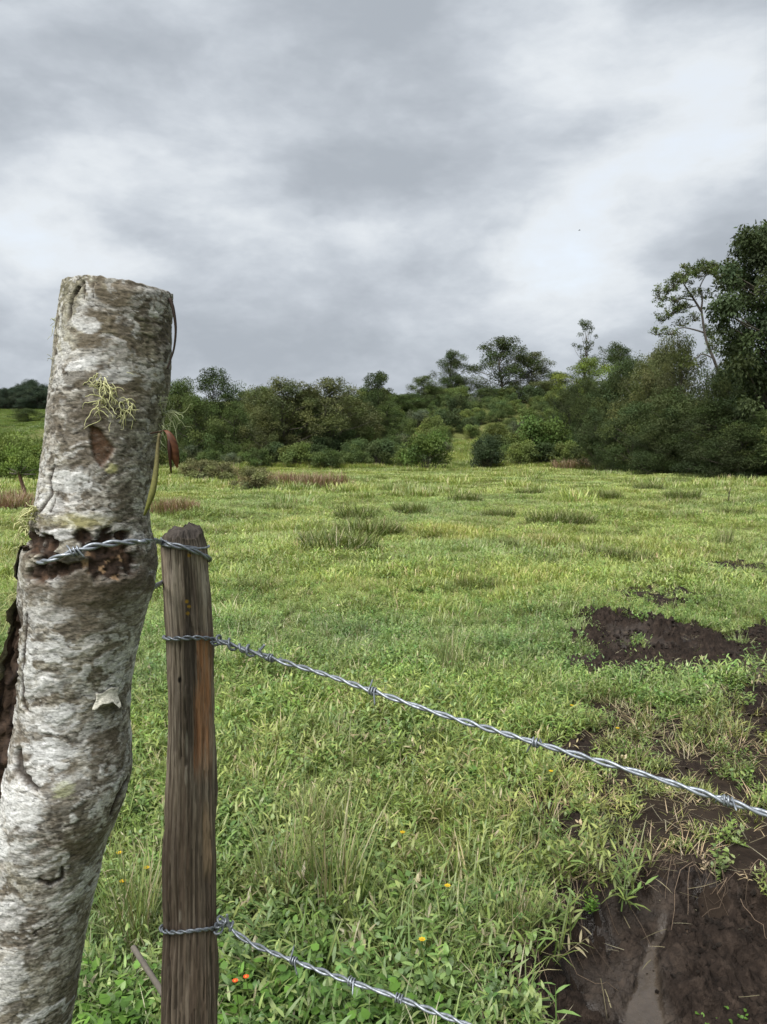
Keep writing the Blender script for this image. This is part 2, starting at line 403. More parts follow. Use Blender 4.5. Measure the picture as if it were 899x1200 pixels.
def silt_fn(X, Y):
    cx = np.interp(Y, SILT_C[::-1, 1], SILT_C[::-1, 0]); w = np.interp(Y, SILT_C[::-1, 1], SILT_W[::-1])
    d = np.abs(X - cx + 0.03 * fbm(X * 6, Y * 6, oct=3, seed=61)) / w
    s = sstep(1.15, 0.75, d) * sstep(SILT_C[0, 1] + .1, SILT_C[0, 1] - .15, Y)
    s2 = 0.30 * sstep(0.1, 0.5, fbm(X * 3.3, Y * 3.3, oct=2, seed=63))
    return np.maximum(s, s2)
xs = [p[0] for p in P_NEAR]; ys = [p[1] for p in P_NEAR]
mud_patch('mud_patch', min(xs) - .2, max(xs) + .2, min(ys) - .2, max(ys) + .2, 0.008, sd_near, 0.032, silt_fn, 0.22)
xs = [p[0] for p in P_MID]; ys = [p[1] for p in P_MID]
mud_patch('mud_patch', min(xs) - .3, max(xs) + .3, min(ys) - .3, max(ys) + .3, 0.018, sd_mid, 0.05, lambda X, Y: 0.35 * sstep(0.0, 0.5, fbm(X * 2, Y * 2, oct=2, seed=64)), 0.12)
for P in (P_S1, P_S2):
    xs = [p[0] for p in P]; ys = [p[1] for p in P]
    mud_patch('mud_patch', min(xs) - .3, max(xs) + .3, min(ys) - .3, max(ys) + .3, 0.04, sd_str, 0.03, None, 0.1)
xs = [p[0] for p in P_TR]; ys = [p[1] for p in P_TR]
mud_patch('trampled_soil', min(xs) - .2, max(xs) + .2, min(ys) - .1, max(ys) + .2, 0.022,
          lambda X, Y: np.maximum(sd_tr(X, Y), 0.16 - 0.5 * (fbm(X * 2.3, Y * 2.3, oct=3, seed=35) + 0.1)), 0.022, None, 0.1)

# ------------------------------------------------------------------ lichen-covered trunk post
def smooth1(y, k):
    w = np.hanning(2 * k + 3)[1:-1]; w /= w.sum(); return np.convolve(np.pad(y, k, 'edge'), w, 'valid')
def log_grid(table, Y, nseg, rows_v, k=9):
    tb = np.array(table, float); v = np.asarray(rows_v, float)
    L = smooth1(np.interp(v, tb[:, 0], tb[:, 1]), k); Rr = smooth1(np.interp(v, tb[:, 0], tb[:, 2]), k)
    uc, hw = (L + Rr) / 2, (Rr - L) / 2
    C = np.array([at(a, b, Y) for a, b in zip(uc, v)])
    dep = np.array([Y / ray(a, b)[1] for a, b in zip(uc, v)])
    rad = hw / F * dep
    ang = np.arange(nseg) * 2 * math.pi / nseg - math.pi
    A, _ = np.meshgrid(ang, v); VV = np.repeat(v[:, None], nseg, 1)
    front = np.cos(A) > -0.05
    U, VV = project(C[:, 0:1] + rad[:, None] * np.sin(A), C[:, 1:2] - rad[:, None] * np.cos(A), np.repeat(C[:, 2:3], nseg, 1))
    U = np.where(front, U, 1e4)
    return C, rad, A, VV, U
def grid_faces(rows, n):
    i = np.arange(rows - 1)[:, None] * n; j = np.arange(n)[None]; j2 = (j + 1) % n
    return np.stack([i + j, i + n + j, i + n + j2, i + j2], -1).reshape(-1, 4)
def lerp(a, b, f): return a + (np.asarray(b, float) - a) * np.asarray(f)[..., None]
def blob(U, V, u, v, a, b, nz=0, soft=0.25):
    d = np.hypot((U - u) / a, (V - v) / b) + nz
    return sstep(1 + soft, 1 - soft, d)
def segd(U, V, pts):
    d = np.full(U.shape, 1e9)
    for (a, b), (c, e) in zip(pts[:-1], pts[1:]):
        ex, ey = c - a, e - b; t = np.clip(((U - a) * ex + (V - b) * ey) / (ex * ex + ey * ey), 0, 1)
        d = np.minimum(d, np.hypot(U - a - ex * t, V - b - ey * t))
    return d
YT = 1.0
TRUNK = [(322, 79, 199), (345, 77, 200), (400, 70, 197), (450, 63, 195), (500, 57, 188), (560, 50, 178), (600, 44, 172), (622, 38, 173), (645, 31, 180), (668, 28, 181), (695, 27, 174), (730, 26, 166), (760, 25, 159), (800, 24, 152), (850, 21, 149), (885, 17, 152), (910, 11, 153), (940, 5, 146), (1000, -6, 122), (1050, -15, 108), (1100, -22, 96), (1150, -30, 88), (1200, -38, 81), (1400, -70, 66), (1700, -120, 60), (1860, -150, 60), (2000, -200, 80)]
trunk_root = thing('lichen_trunk_post', at(-40, 1915, YT) * [1, 1, 0], 'thick leaning trunk post with pale lichen-blotched bark and a sawn top', 'post')
def build_trunk():
    rows = np.concatenate([np.linspace(337, 1215, 720), np.linspace(1222, 2010, 80)]); n = 230
    C, rad, A, V, U = log_grid(TRUNK, YT, n, rows)
    dx, dy = np.sin(A), -np.cos(A)
    X0, Y0, Z0 = C[:, 0:1] + rad[:, None] * dx, C[:, 1:2] + rad[:, None] * dy, np.repeat(C[:, 2:3], n, 1)
    def nz(fx, fz, oct=4, seed=0, gain=0.5, wx=None):
        w = 0 if wx is None else wx
        return fbm(X0 * fx + w, Y0 * fx, Z0 * fz + w, oct, seed, gain)
    warp = nz(30, 30, 3, 1) * 0.8
    lump = nz(9, 7, 3, 2)
    fl = nz(48, 78, 4, 3, .6, warp); fl2 = nz(110, 170, 3, 4, .6, warp); stre = nz(40, 300, 3, 5, .6, warp * 1.5)
    big = nz(13, 17, 4, 6, .55, warp * .4); big2 = nz(10, 14, 3, 7, .5, warp * .5); fine = nz(260, 420, 3, 8, .6)
    pat = nz(26, 50, 4, 9, .5, warp)
    fine2 = nz(150, 520, 2, 12, .6)
    # ---- colour
    F1, F2, fid = worley(X0 * 66 + warp * .9, Y0 * 66, Z0 * 112 + warp * .9, 5)
    G1_, G2_, gid = worley(X0 * 150 + warp, Y0 * 150, Z0 * 250 + warp, 6)
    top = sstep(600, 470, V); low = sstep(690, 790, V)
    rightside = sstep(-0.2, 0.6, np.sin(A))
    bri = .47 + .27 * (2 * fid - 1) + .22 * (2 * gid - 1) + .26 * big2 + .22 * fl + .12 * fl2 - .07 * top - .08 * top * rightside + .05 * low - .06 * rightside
    st = np.array([0, .22, .45, .70, .92]); pal = np.array([[.082, .070, .055], [.165, .148, .122], [.265, .246, .213], [.365, .350, .318], [.455, .447, .425]])
    c = np.stack([np.interp(bri, st, pal[:, k]) for k in range(3)], -1)
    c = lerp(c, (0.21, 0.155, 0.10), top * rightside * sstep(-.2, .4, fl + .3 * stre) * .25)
    c = lerp(c, (0.20, 0.195, 0.11), sstep(0.0, 0.5, nz(12, 12, 3, 11)) * (0.25 + 0.2 * top) * 0.7)
    dk = sstep(0.34, 0.50, big + 0.22 * fl + 0.1 * stre)
    c = lerp(c, (0.11, 0.09, 0.065), dk * 0.7)
    edge = sstep(.16, .03, F2 - F1) * sstep(-.25, .3, nz(30, 40, 2, 13))
    c *= (1 - .38 * edge)[..., None]
    spot = sstep(.30, .36, nz(34, 44, 4, 24, .6, warp) - .05 * G1_); c = lerp(c, np.array((0.42, 0.415, 0.395)), spot * .7)
    spot2 = sstep(.33, .38, nz(44, 60, 4, 25, .6, warp)); c = lerp(c, np.array((0.105, 0.088, 0.066)), spot2 * .65)
    c *= (1 - .28 * sstep(0.12, 0.5, stre + .3 * fl))[..., None]
    wl = sstep(0.40, 0.52, pat + 0.12 * stre) * (.35 + .65 * low); wl2 = sstep(0.30, 0.45, big2 + 0.2 * fl) * low
    c = lerp(c, (0.50, 0.505, 0.495), np.maximum(wl * .7, wl2 * .55) * (1 - .5 * edge))
    c *= (1 + 0.22 * fine)[..., None]
    c *= (1 - 0.40 * sstep(0.28, 0.5, fine2))[..., None]
    e = 0.35 * fl + 0.25 * stre
    # named marks
    for (u, v, a, b, s_) in ((118, 375, 26, 14, .85), (128, 355, 30, 12, .6), (112, 402, 20, 12, .85), (150, 452, 20, 14, .6), (125, 335, 18, 10, .5), (150, 420, 18, 20, .4), (45, 620, 10, 20, .5), (105, 700, 60, 16, .5), (120, 680, 50, 12, .4), (128, 880, 22, 30, .45), (100, 990, 22, 20, .5), (95, 450, 8, 6, .6), (88, 905, 10, 14, .5)):
        c = lerp(c, (0.085, 0.068, 0.045), blob(U, V, u, v, a, b, 1.5 * e, .22) * s_ * (0.7 + 0.3 * (fl < 0.15)))
    for (u, v, a, b, s_) in ((103, 380, 15, 9, .9), (100, 425, 18, 10, .9), (135, 440, 20, 9, .8), (80, 565, 22, 14, .8), (60, 590, 16, 12, .6), (60, 760, 26, 16, .85), (60, 880, 34, 14, .9), (55, 845, 30, 16, .6), (30, 950, 22, 22, .9), (65, 625, 22, 7, .9), (55, 800, 34, 16, .55), (20, 1000, 28, 14, .6), (10, 1075, 26, 16, .6), (60, 720, 30, 10, .6)):
        c = lerp(c, np.array((0.47, 0.475, 0.47)) * (1 + .35 * (gid - .5))[..., None], blob(U, V, u, v, a, b, 1.3 * e, .14) * s_ * .8 * (1 - 0.45 * sstep(.1, .45, stre + .4 * fl2)))
    c = lerp(c, (0.33, 0.31, 0.13), blob(U, V, 100, 611, 34, 7, e, .7) * 0.5)                       # moss film above the wound
    c = lerp(c, (0.32, 0.36, 0.17), blob(U, V, 75, 925, 12, 12, 2 * e, .3) * 0.3)
    c = lerp(c, (0.44, 0.43, 0.18), blob(U, V, 132, 549, 8, 5, 2 * e, .3) * 0.6)
    # ---- relief
    d = 0.0040 * lump + 0.0004 * (-fl) + .0007 * (fid - .5) + .0003 * (gid - .5) - .0005 * edge + 0.0007 * wl + 0.0006 * wl2 - 0.0008 * dk + 0.0003 * fine - 0.0003 * sstep(.2, .5, stre)
    # collar and wound
    d += 0.003 * blob(U, V, 95, 612, 75, 20, .2 * fl, .9) + 0.004 * blob(U, V, 150, 690, 30, 22, .2 * fl, .7)
    w_n = 0.30 * nz(75, 85, 3, 15) + 0.28 * fl2
    hole = np.zeros_like(A)
    for (u, v, a, b) in ((124, 632, 13, 13), (100, 629, 11, 8), (126, 660, 27, 17), (142, 628, 9, 7), (36, 637, 10, 16), (53, 650, 13, 22), (46, 672, 16, 12), (150, 660, 11, 12), (88, 664, 16, 5), (118, 645, 24, 14), (140, 642, 14, 16), (66, 668, 20, 8)):
        hole = np.maximum(hole, blob(U, V, u, v, a, b, w_n, .22))
    d -= 0.012 * hole * (0.75 + 0.5 * nz(90, 60, 3, 16))
    wood = np.zeros(A.shape + (3,)) + np.array([0.028, 0.017, 0.011])
    wood = lerp(wood, (0.062, 0.036, 0.022), sstep(0.1, 0.6, nz(120, 90, 3, 17)))
    wood = lerp(wood, (0.34, 0.22, 0.125), sstep(0.42, 0.52, nz(110, 80, 3, 18)) * (V > 645) * (U > 95) * 0.85)
    c = lerp(c, 0, hole) + wood * hole[..., None]
    c = lerp(c, (0.055, 0.041, 0.028), blob(U, V, 100, 672, 78, 24, 0.7 * fl, .5) * 0.6 * (1 - hole))
    c = lerp(c, (0.085, 0.07, 0.05), blob(U, V, 118, 705, 60, 26, 0.8 * fl, .6) * 0.55 * (1 - hole))
    # brown notch
    no = sstep(1.2, -1.2, poly_sdf([(104, 498), (116, 502), (135, 524), (131, 535), (119, 547), (110, 536), (105, 515)], U, V) + 1.6 * fl)
    c = lerp(c, (0.075, 0.038, 0.02), no * (0.88 - 0.2 * sstep(0, .5, fine))); d -= 0.006 * no
    # cracks
    for pts, w, dep in (([(96, 333), (86, 347), (82, 360), (82, 372)], 2.0, .006), ([(99, 335), (98, 352)], .9, .003), ([(108, 330), (109, 350)], .9, .003), ([(63, 545), (57, 562), (60, 580), (47, 600)], 1.8, .004), ([(60, 600), (68, 575)], 1.0, .003), ([(30, 720), (26, 780), (26, 830), (33, 835)], 1.6, .003), ([(45, 1032), (60, 1036), (74, 1028), (73, 1018)], 2.6, .006), ([(20, 880), (22, 905), (42, 925)], 5.0, .007), ([(153, 910), (140, 935), (132, 955)], 2.0, .004), ([(103, 1090), (99, 1120), (90, 1145)], 1.2, .003), ([(20, 1110), (45, 1090), (62, 1080)], 1.0, .003)):
        dd = segd(U, V, pts) + .9 * fl2 + .6 * fl + .6 * w * np.abs(nz(60, 60, 2, 19))
        k = sstep(w * 1.5, w * .5, dd); c = lerp(c, (0.022, 0.015, 0.010), k * .92); d -= .7 * dep * k
    # dark old split down the left flank
    sp = sstep(7, 2, np.abs(U - np.interp(V, [600, 680, 760, 860, 950], [38, 20, 15, 9, -6])) + 4 * fl) * sstep(700, 745, V) * sstep(985, 950, V)
    c = lerp(c, (0.03, 0.018, 0.012), sp * .8); d -= .006 * sp
    # sawn rim
    rim = sstep(340, 328, V)
    d += -0.003 * rim
    zoff = np.zeros_like(A); zoff[:6] = (np.linspace(1, 0, 6)[:, None] * (0.0025 * fbm(np.cos(A[:6]) * 5, np.sin(A[:6]) * 6, oct=3, seed=71)))
    k = sstep(420, 322, V)
    Z1 = Z0 + zoff - k * 0.006 * np.sin(A)
    c = np.clip(c, 0.008, 0.75)
    rr = rad[:, None] + d
    X, Yv = C[:, 0:1] + rr * dx, C[:, 1:2] + rr * dy
    verts = np.stack([X, Yv, Z1], -1).reshape(-1, 3); cols = c.reshape(-1, 3)
    # top cap
    nr = len(rows); extra, ecol, faces = [], [], [grid_faces(nr, n)]
    prev = np.arange(n); base = nr * n
    for kk, f in enumerate((0.93, 0.6, 0.25)):
        ring = np.stack([C[0, 0] + rr[0] * f * dx[0], C[0, 1] + rr[0] * f * dy[0], Z1[0] * f + (1 - f) * Z1[0].mean() + 0.0006 * rng.normal(size=n)], -1)
        extra.append(ring); ecol.append(np.tile([0.16, 0.145, 0.12], (n, 1)) * rng.uniform(.6, 1.2, (n, 1)))
        idx = base + np.arange(n); j2 = (np.arange(n) + 1) % n
        faces.append(np.stack([prev, prev[j2], idx[j2], idx], -1)); prev = idx; base += n
    extra.append(np.array([[C[0, 0], C[0, 1], Z1[0].mean()]])); ecol.append(np.array([[0.15, 0.11, 0.08]]))
    j2 = (np.arange(n) + 1) % n
    faces.append(np.stack([prev, prev[j2], np.full(n, base)], -1))
    verts = np.concatenate([verts] + extra); cols = np.concatenate([cols] + ecol)
    loc = np.array(trunk_root.location)
    obj('trunk', new_mesh('trunk', verts - loc, faces, M_BARK, cols), trunk_root)
    return C, rad
build_trunk()
TB = np.array(TRUNK, float)
def trunk_surf(u, v, off=0.0):             # point on the front of the trunk seen at this pixel
    u0, v0 = u, v
    for _ in range(7):
        L, Rr = np.interp(v0, TB[:, 0], TB[:, 1]), np.interp(v0, TB[:, 0], TB[:, 2])
        uc, hw = (L + Rr) / 2, (Rr - L) / 2
        c = at(uc, v0, YT); r = hw / F * YT / ray(uc, v0)[1]
        s = np.clip((u0 - uc) / hw, -1.0, 1.0)
        p = c + np.array([(r + off) * s, -(r + off) * math.sqrt(max(0, 1 - s * s)), 0])
        pu, pv = project(*p); u0 += .7 * (u - pu); v0 += .7 * (v - pv)
    return p
tl = np.array(trunk_root.location)
def build_trunk_extras():
    r = np.random.default_rng(3)
    # beard lichen
    def lichen(anchors, n, ln, seed, droop=0.6, colr=(0.60, 0.60, 0.33), rad0=0.0008, out=(0, -1, 0.1)):
        q = np.random.default_rng(seed); mb = MB()
        for _ in range(n):
            a = anchors[q.integers(len(anchors))]
            p = np.array(a) + q.normal(0, 0.003, 3); d = np.array(out) * .5 + q.normal(0, 0.8, 3); pts = [p]
            m = q.integers(7, 13); L = ln * q.uniform(.4, 1.1)
            for k in range(m):
                d = d / np.linalg.norm(d) + q.normal(0, 0.38, 3) + np.array([0, 0.02, -droop * .35])
                d /= np.linalg.norm(d); p = p + d * L / m
                # stay outside of the bark
                pts.append(p)
            pts = np.array(pts); ra = np.linspace(rad0, rad0 * .4, len(pts)) * q.uniform(.6, 1.2)
            tube(mb, pts - tl, ra, 4, np.array(colr) * q.uniform(.75, 1.2))
            if q.random() < .6:
                k = q.integers(2, 6); d = q.normal(0, 1, 3); d /= np.linalg.norm(d)
                pp = pts[k] + d[None] * np.linspace(0, L * .35, 4)[:, None] + np.array([0, 0, -.004])[None] * np.linspace(0, 1, 4)[:, None] ** 2
                tube(mb, pp - tl, np.linspace(rad0 * .6, rad0 * .3, 4), 3, np.array(colr) * q.uniform(.75, 1.2))
        tag(mb.build('lichen_tuft', M_BLADE, trunk_root), kind='stuff')
    S_ = lambda u, v: trunk_surf(u, v, 0.003)
    lichen([S_(118, 443), S_(122, 450), S_(128, 457), S_(124, 446)], 34, 0.034, 1)
    lichen([S_(138, 466), S_(150, 473), S_(146, 480), S_(128, 466), S_(118, 474)], 40, 0.036, 2)
    lichen([S_(192, 485), S_(190, 500), S_(193, 470)], 30, 0.045, 4, .3, (0.46, 0.50, 0.30), .0008, (1, -.2, 0.1))
    lichen([S_(71, 375), S_(70, 382)], 12, 0.024, 5, .2, (0.46, 0.48, 0.32), .0006, (-1, -.2, 0.3))
    lichen([S_(64, 420), S_(78, 345)], 6, 0.015, 6, .1, (0.40, 0.40, 0.28), .0006, (-1, -.2, 0.3))
    lichen([S_(44, 596), S_(42, 604), S_(38, 615)], 50, 0.03, 7, .5, (0.52, 0.52, 0.27), .001, (-.7, -.6, 0.3))
    # split bark slab and its mossy edge on the left flank
    rows = np.linspace(0, 1, 90); nu = 14
    vv = 640 + rows * 345
    inner = np.interp(vv, [640, 700, 760, 850, 920, 985], [33, 30, 27, 23, 19, 4]); outer = np.interp(vv, [640, 700, 740, 780, 850, 920, 985], [27, 17, 8, -4, -22, -26, -18])
    pts, cols = [], []
    for i, v in enumerate(vv):
        for j in range(nu):
            s = j / (nu - 1); u = inner[i] + (outer[i] + 7 * float(fbm(np.array([i * .17]), np.array([3.3]), oct=3, seed=83)[0]) - inner[i]) * s
            P = at(u, v, YT - 0.045 + 0.03 * math.sin(s * 2.6))
            pts.append(P + np.array([0, 0.016 * float(fbm(np.array([i * .23]), np.array([j * .8]), oct=3, seed=81)[0]), 0]))
            g = float(fbm(np.array([i * .22]), np.array([j * .9]), oct=3, seed=82)[0])
            base = np.array([0.032, 0.020, 0.013]) * (1 + .8 * g)
            if s > .75 + .12 * g: base = np.array([0.24, 0.22, 0.15]) * (1 + .4 * g)
            cols.append(np.clip(base, .01, 1))
    pts = np.array(pts); G = pts.reshape(len(vv), nu, 3); back = G + np.array([-0.002, 0.012, 0])
    allv = np.concatenate([G.reshape(-1, 3), back.reshape(-1, 3)]); m = len(vv) * nu
    idx = np.arange(m).reshape(len(vv), nu)
    q = np.stack([idx[:-1, :-1], idx[:-1, 1:], idx[1:, 1:], idx[1:, :-1]], -1).reshape(-1, 4)
    rim = np.concatenate([idx[0, :-1], idx[:-1, -1], idx[-1, :0:-1], idx[:0:-1, 0]])
    rq = np.stack([rim, np.roll(rim, -1), np.roll(rim, -1) + m, rim + m], -1)
    obj('bark_slab', new_mesh('bark_slab', allv - tl, [q, q[:, ::-1] + m, rq], M_BARK, np.array(cols + cols)), trunk_root)
    e = [at(float(np.interp(v, vv, outer)), v, YT - .01) for v in (640, 660, 680, 700, 720)]
    lichen(e, 60, 0.03, 9, .5, (0.42, 0.44, 0.20), .0008, (-.8, -.5, 0))
    e = [at(float(np.interp(v, vv, outer)) + 8, v, YT - .02) for v in (825, 832, 838)]
    lichen(e, 22, 0.022, 10, .5, (0.42, 0.36, 0.24), .0006, (-.2, -.8, 0))
    # peeling flap of pale bark
    mb = MB(); a, b = 12, 10; P = []
    for i in range(a):
        for j in range(b):
            s, t = i / (a - 1), j / (b - 1)
            u = 112 + 27 * s + 4 * t * (s - .6) + 1.5 * math.sin(t * 5 + s * 3)
            v = 813 - 9 * s + 1.5 * math.sin(s * 8) + t * (19 - 4 * math.sin(math.pi * min(1, s * 1.15)) + 3 * s + 1.5 * math.sin(s * 15))
            P.append(trunk_surf(u, v, -.0003 + 0.011 * t ** 2.4 * (.25 + .75 * s)))
    P = np.array(P); Pb = P + np.array([0, .0012, 0]); idx = np.arange(a * b).reshape(a, b)
    q = np.stack([idx[:-1, :-1], idx[1:, :-1], idx[1:, 1:], idx[:-1, 1:]], -1).reshape(-1, 4)
    rim = np.concatenate([idx[0, :-1], idx[:-1, -1], idx[-1, :0:-1], idx[:0:-1, 0]]); m = a * b
    rq = np.stack([rim, np.roll(rim, -1), np.roll(rim, -1) + m, rim + m], -1)
    colr = np.array([0.44, 0.425, 0.36]) * r.uniform(.8, 1.1, (2 * m, 1))
    obj('bark_flap', new_mesh('bark_flap', np.concatenate([P, Pb]) - tl, [q, q[:, ::-1] + m, rq], M_BARK, colr), trunk_root)
    # dark bark strip standing off the right edge near the top
    mb = MB(); pts = spline([at(199, 350, YT - .01), at(203, 362, YT - .012), at(206, 385, YT - .012), at(204, 408, YT - .012), at(199, 424, YT - .015), at(196, 432, YT - .02)], 24)
    tube(mb, pts - tl, np.concatenate([np.linspace(.0026, .0015, 12), np.linspace(.0015, .001, 12)]), 6, (0.03, 0.02, 0.015)); mb.build('bark_strip', M_PLAIN, trunk_root)
    mb = MB(); tube(mb, spline([at(78, 352, YT - .01), at(75, 346, YT - .01), at(73, 341, YT - .012)], 6) - tl, .0007, 4, (0.10, 0.08, 0.06)); mb.build('bark_splinter', M_PLAIN, trunk_root)
    # green epiphyte stem and its dry red leaf
    mb = MB(); pts = spline([at(169, 604, YT - .055), at(173, 594, YT - .06), at(179, 575, YT - .06), at(183, 550, YT - .055), at(185, 525, YT - .05), at(187, 508, YT - .05)], 26)
    cc = np.repeat(np.linspace(0, 1, 26), 8); colr = np.outer(1 - cc, [0.13, 0.14, 0.03]) + np.outer(cc, [0.12, 0.10, 0.05])
    colr = np.vstack([colr, [0.1, .08, .03], [.08, .05, .03]])
    tube(mb, pts - tl, np.concatenate([np.linspace(.0012, .0040, 8), np.linspace(.0040, .0018, 18)]), 8, colr); stem = mb.build('epiphyte_stem', M_PLAIN, trunk_root)
    mb = MB(); mid = spline([at(187, 507, YT - .05), at(194, 504, YT - .055), at(200, 510, YT - .06), at(205, 525, YT - .06), at(208, 548, YT - .055)], 16)
    w = np.interp(np.linspace(0, 1, 16), [0, .2, .5, .8, 1], [.001, .0025, .0065, .006, .001])
    nrm = np.array([0.75, -.5, 0.2])
    l = mid + np.array([-1, -.1, -.25])[None] * w[:, None]; rr_ = mid + np.array([.55, .5, .1])[None] * w[:, None]; md = mid + np.array([.3, -.8, .1])[None] * w[:, None] * .5
    V = np.concatenate([l, md, rr_]); k = 16; i = np.arange(k - 1)
    f = np.concatenate([np.stack([i, i + 1, i + k + 1, i + k], -1), np.stack([i + k, i + k + 1, i + 2 * k + 1, i + 2 * k], -1)])
    colr = np.array([0.11, 0.045, 0.024]) * r.uniform(.45, 1.5, (3 * k, 1))
    mb.add(V - tl, [f], colr)
    tail = spline([at(198, 512, YT - .06), at(199, 530, YT - .062), at(200, 545, YT - .06), at(201, 555, YT - .06)], 8)
    tube(mb, tail - tl, np.array([.001, .0022, .0026, .0024, .002, .0018, .0014, .0006]), 5, (0.04, 0.016, 0.01))
    tube(mb, spline([at(176, 508, YT - .07), at(187, 506, YT - .055), at(193, 504, YT - .055)], 8) - tl, .0007, 4, (0.05, 0.02, 0.012))
    mb.build('dry_leaf', M_BLADE, trunk_root)
build_trunk_extras()

# ------------------------------------------------------------------ wooden fence post
YP = 1.2
POST = [(627, 192, 237), (640, 190, 241), (700, 193, 246), (748, 196, 249), (850, 198, 251), (950, 195, 252), (1000, 193, 252), (1085, 193, 253), (1150, 190, 254), (1200, 189, 254), (1400, 186, 256), (1760, 182, 262)]
PB = np.array(POST, float)
post_root = thing('wooden_fence_post', at(222, 1700, YP) * [1, 1, 0], 'slender weathered brown fence post with an orange bare streak, wrapped in wire', 'post')
pl = np.array(post_root.location)
def post_centre(v):
    L, Rr = np.interp(v, PB[:, 0], PB[:, 1]), np.interp(v, PB[:, 0], PB[:, 2]); uc = (L + Rr) / 2
    return at(uc, v, YP), (Rr - L) / 2 / F * YP / ray(uc, v)[1]
def build_post():
    rows = np.concatenate([np.linspace(627, 1225, 460), np.linspace(1232, 1760, 50)]); n = 150
    C, rad, A, V, U = log_grid(POST, YP, n, rows, 5)
    dx, dy = np.sin(A), -np.cos(A)
    ca, sa, Z = np.cos(A), np.sin(A), np.repeat(C[:, 2:3], n, 1)
    g = fbm(ca * 5, sa * 5, Z * 5, 4, 1); g2 = fbm(ca * 14, sa * 14, Z * 6, 4, 2, .6); g3 = fbm(ca * 34, sa * 34, Z * 9, 3, 3, .6); kn = fbm(ca * 2, sa * 2, Z * 9, 3, 4)
    c = np.zeros(A.shape + (3,)) + np.array([0.21, 0.178, 0.142])
    c = lerp(c, (0.115, 0.092, 0.072), sstep(-.1, .5, g + .4 * g2)); c = lerp(c, (0.30, 0.265, 0.22), sstep(.05, .5, -g2 + .3 * kn) * .75)
    lowd = sstep(880, 1000, V); c = lerp(c, (0.082, 0.060, 0.046), lowd * (.78 + .2 * g))
    c = lerp(c, (0.05, 0.039, 0.031), sstep(.2, .5, g3) * .5)
    U0 = np.where(U > 9000, -999, U)
    g4 = fbm(ca * 26 + .4 * g, sa * 26, Z * 3.5, 4, 21, .65); g5 = fbm(ca * 60, sa * 60, Z * 14, 3, 22, .6)
    fis = np.maximum(sstep(.32, .40, g4 + .2 * kn), sstep(.40, .46, fbm(ca * 11, sa * 11, Z * 2.2, 5, 27, .62)))
    c *= np.array([1.22, 1.18, 1.12])
    c = lerp(c, (0.25, 0.21, 0.165), sstep(.25, .45, -g4 + .2 * g5) * .5 * (1 - .5 * lowd))
    c *= (1 + .35 * g5)[..., None]
    c = lerp(c, (0.032, 0.025, 0.019), fis * .6)
    # centre dark streak, bare orange streak
    c = lerp(c, (0.06, 0.047, 0.038), sstep(10, 3, np.abs(U0 - (222 + 4 * g)) + 5 * g2) * sstep(650, 700, V) * sstep(980, 850, V) * .75)
    ori = sstep(11, 6, np.abs(U0 - np.interp(V, [740, 800, 860, 940], [238, 240, 239, 240]) - 3 * g) + 6 * g2) * sstep(738, 752, V) * sstep(925, 860, V + 20 * g2)
    c = lerp(c, np.array((0.34, 0.165, 0.08)), ori * .9 * (1 - .55 * sstep(.0, .4, g3 + .5 * g2)))
    c = lerp(c, (0.30, 0.21, 0.13), sstep(4, 1.5, np.abs(U0 - 243 - 2 * g)) * sstep(930, 960, V) * sstep(1040, 1000, V) * .6)
    for (u, v, a, b, s_) in ((219, 873, 1.5, 13, .6), (218, 910, 1.3, 10, .6), (240, 690, 4, 24, .4), (211, 1074, 1.5, 8, .5), (205, 700, 7, 40, .35)):
        c = lerp(c, (0.38, 0.34, 0.28), blob(U0, V, u, v, a, b, .4 * g2, .4) * s_)
    for (u, v) in ((210, 797),):
        h = blob(U0, V, u, v, 2.2, 3.5, 0, .3); c = lerp(c, (0.01, .008, .006), h)
    for (u, v) in ((213, 625), (219, 627), (219, 705), (222, 711), (220, 719), (218, 618), (222, 651)):
        c = lerp(c, (0.40, 0.24, 0.03), blob(U0, V, u, v, 2.2, 1.8, .3 * g2, .3) * .9)
    c = lerp(c, (0.045, 0.037, 0.03), sstep(648, 628, V + 8 * g2) * .75)
    d = rad[:, None] * (0.07 * g + 0.05 * kn) + 0.0012 * g2 - 0.0013 * sstep(.15, .5, g3)
    d += 0.003 * blob(U0, V, 250, 1010, 7, 14, 0, .7) - .0022 * fis + .0006 * g5
    d -= 0.002 * ori * .6
    crk = sstep(2.0, .6, np.abs(U0 - np.interp(V, [1060, 1120, 1210], [198, 197, 199]) - 1.5 * g2)) * sstep(1060, 1110, V)
    c = lerp(c, (0.012, .009, .007), crk * .9); d -= .006 * crk
    rr = rad[:, None] + d
    Zt = Z + sstep(650, 622, V) * 0.010 * fbm(ca * 3.5, sa * 3.5, oct=4, seed=9)
    verts = np.stack([C[:, 0:1] + rr * dx, C[:, 1:2] + rr * dy, Zt], -1).reshape(-1, 3); cols = np.clip(c, .006, .6).reshape(-1, 3)
    nr = len(rows); faces = [grid_faces(nr, n)]; prev = np.arange(n); base = nr * n; ex, ec = [], []
    for f, up in ((0.93, .004), (0.8, .009), (0.6, .012), (0.35, .014), (.12, .013)):
        xx, yy = rr[0] * f * dx[0], rr[0] * f * dy[0]
        zz = Zt[0] * .5 + .5 * Zt[0].mean() + up + .008 * fbm(xx * 110, yy * 60, oct=4, seed=13) + 0.10 * yy
        ex.append(np.stack([C[0, 0] + xx, C[0, 1] + yy, zz], -1)); ec.append(np.tile([0.06, 0.05, 0.042], (n, 1)) * (1 + .6 * fbm(xx * 260, yy * 40, oct=3, seed=14))[:, None])
        idx = base + np.arange(n); j2 = (np.arange(n) + 1) % n
        faces.append(np.stack([prev, prev[j2], idx[j2], idx], -1)); prev = idx; base += n
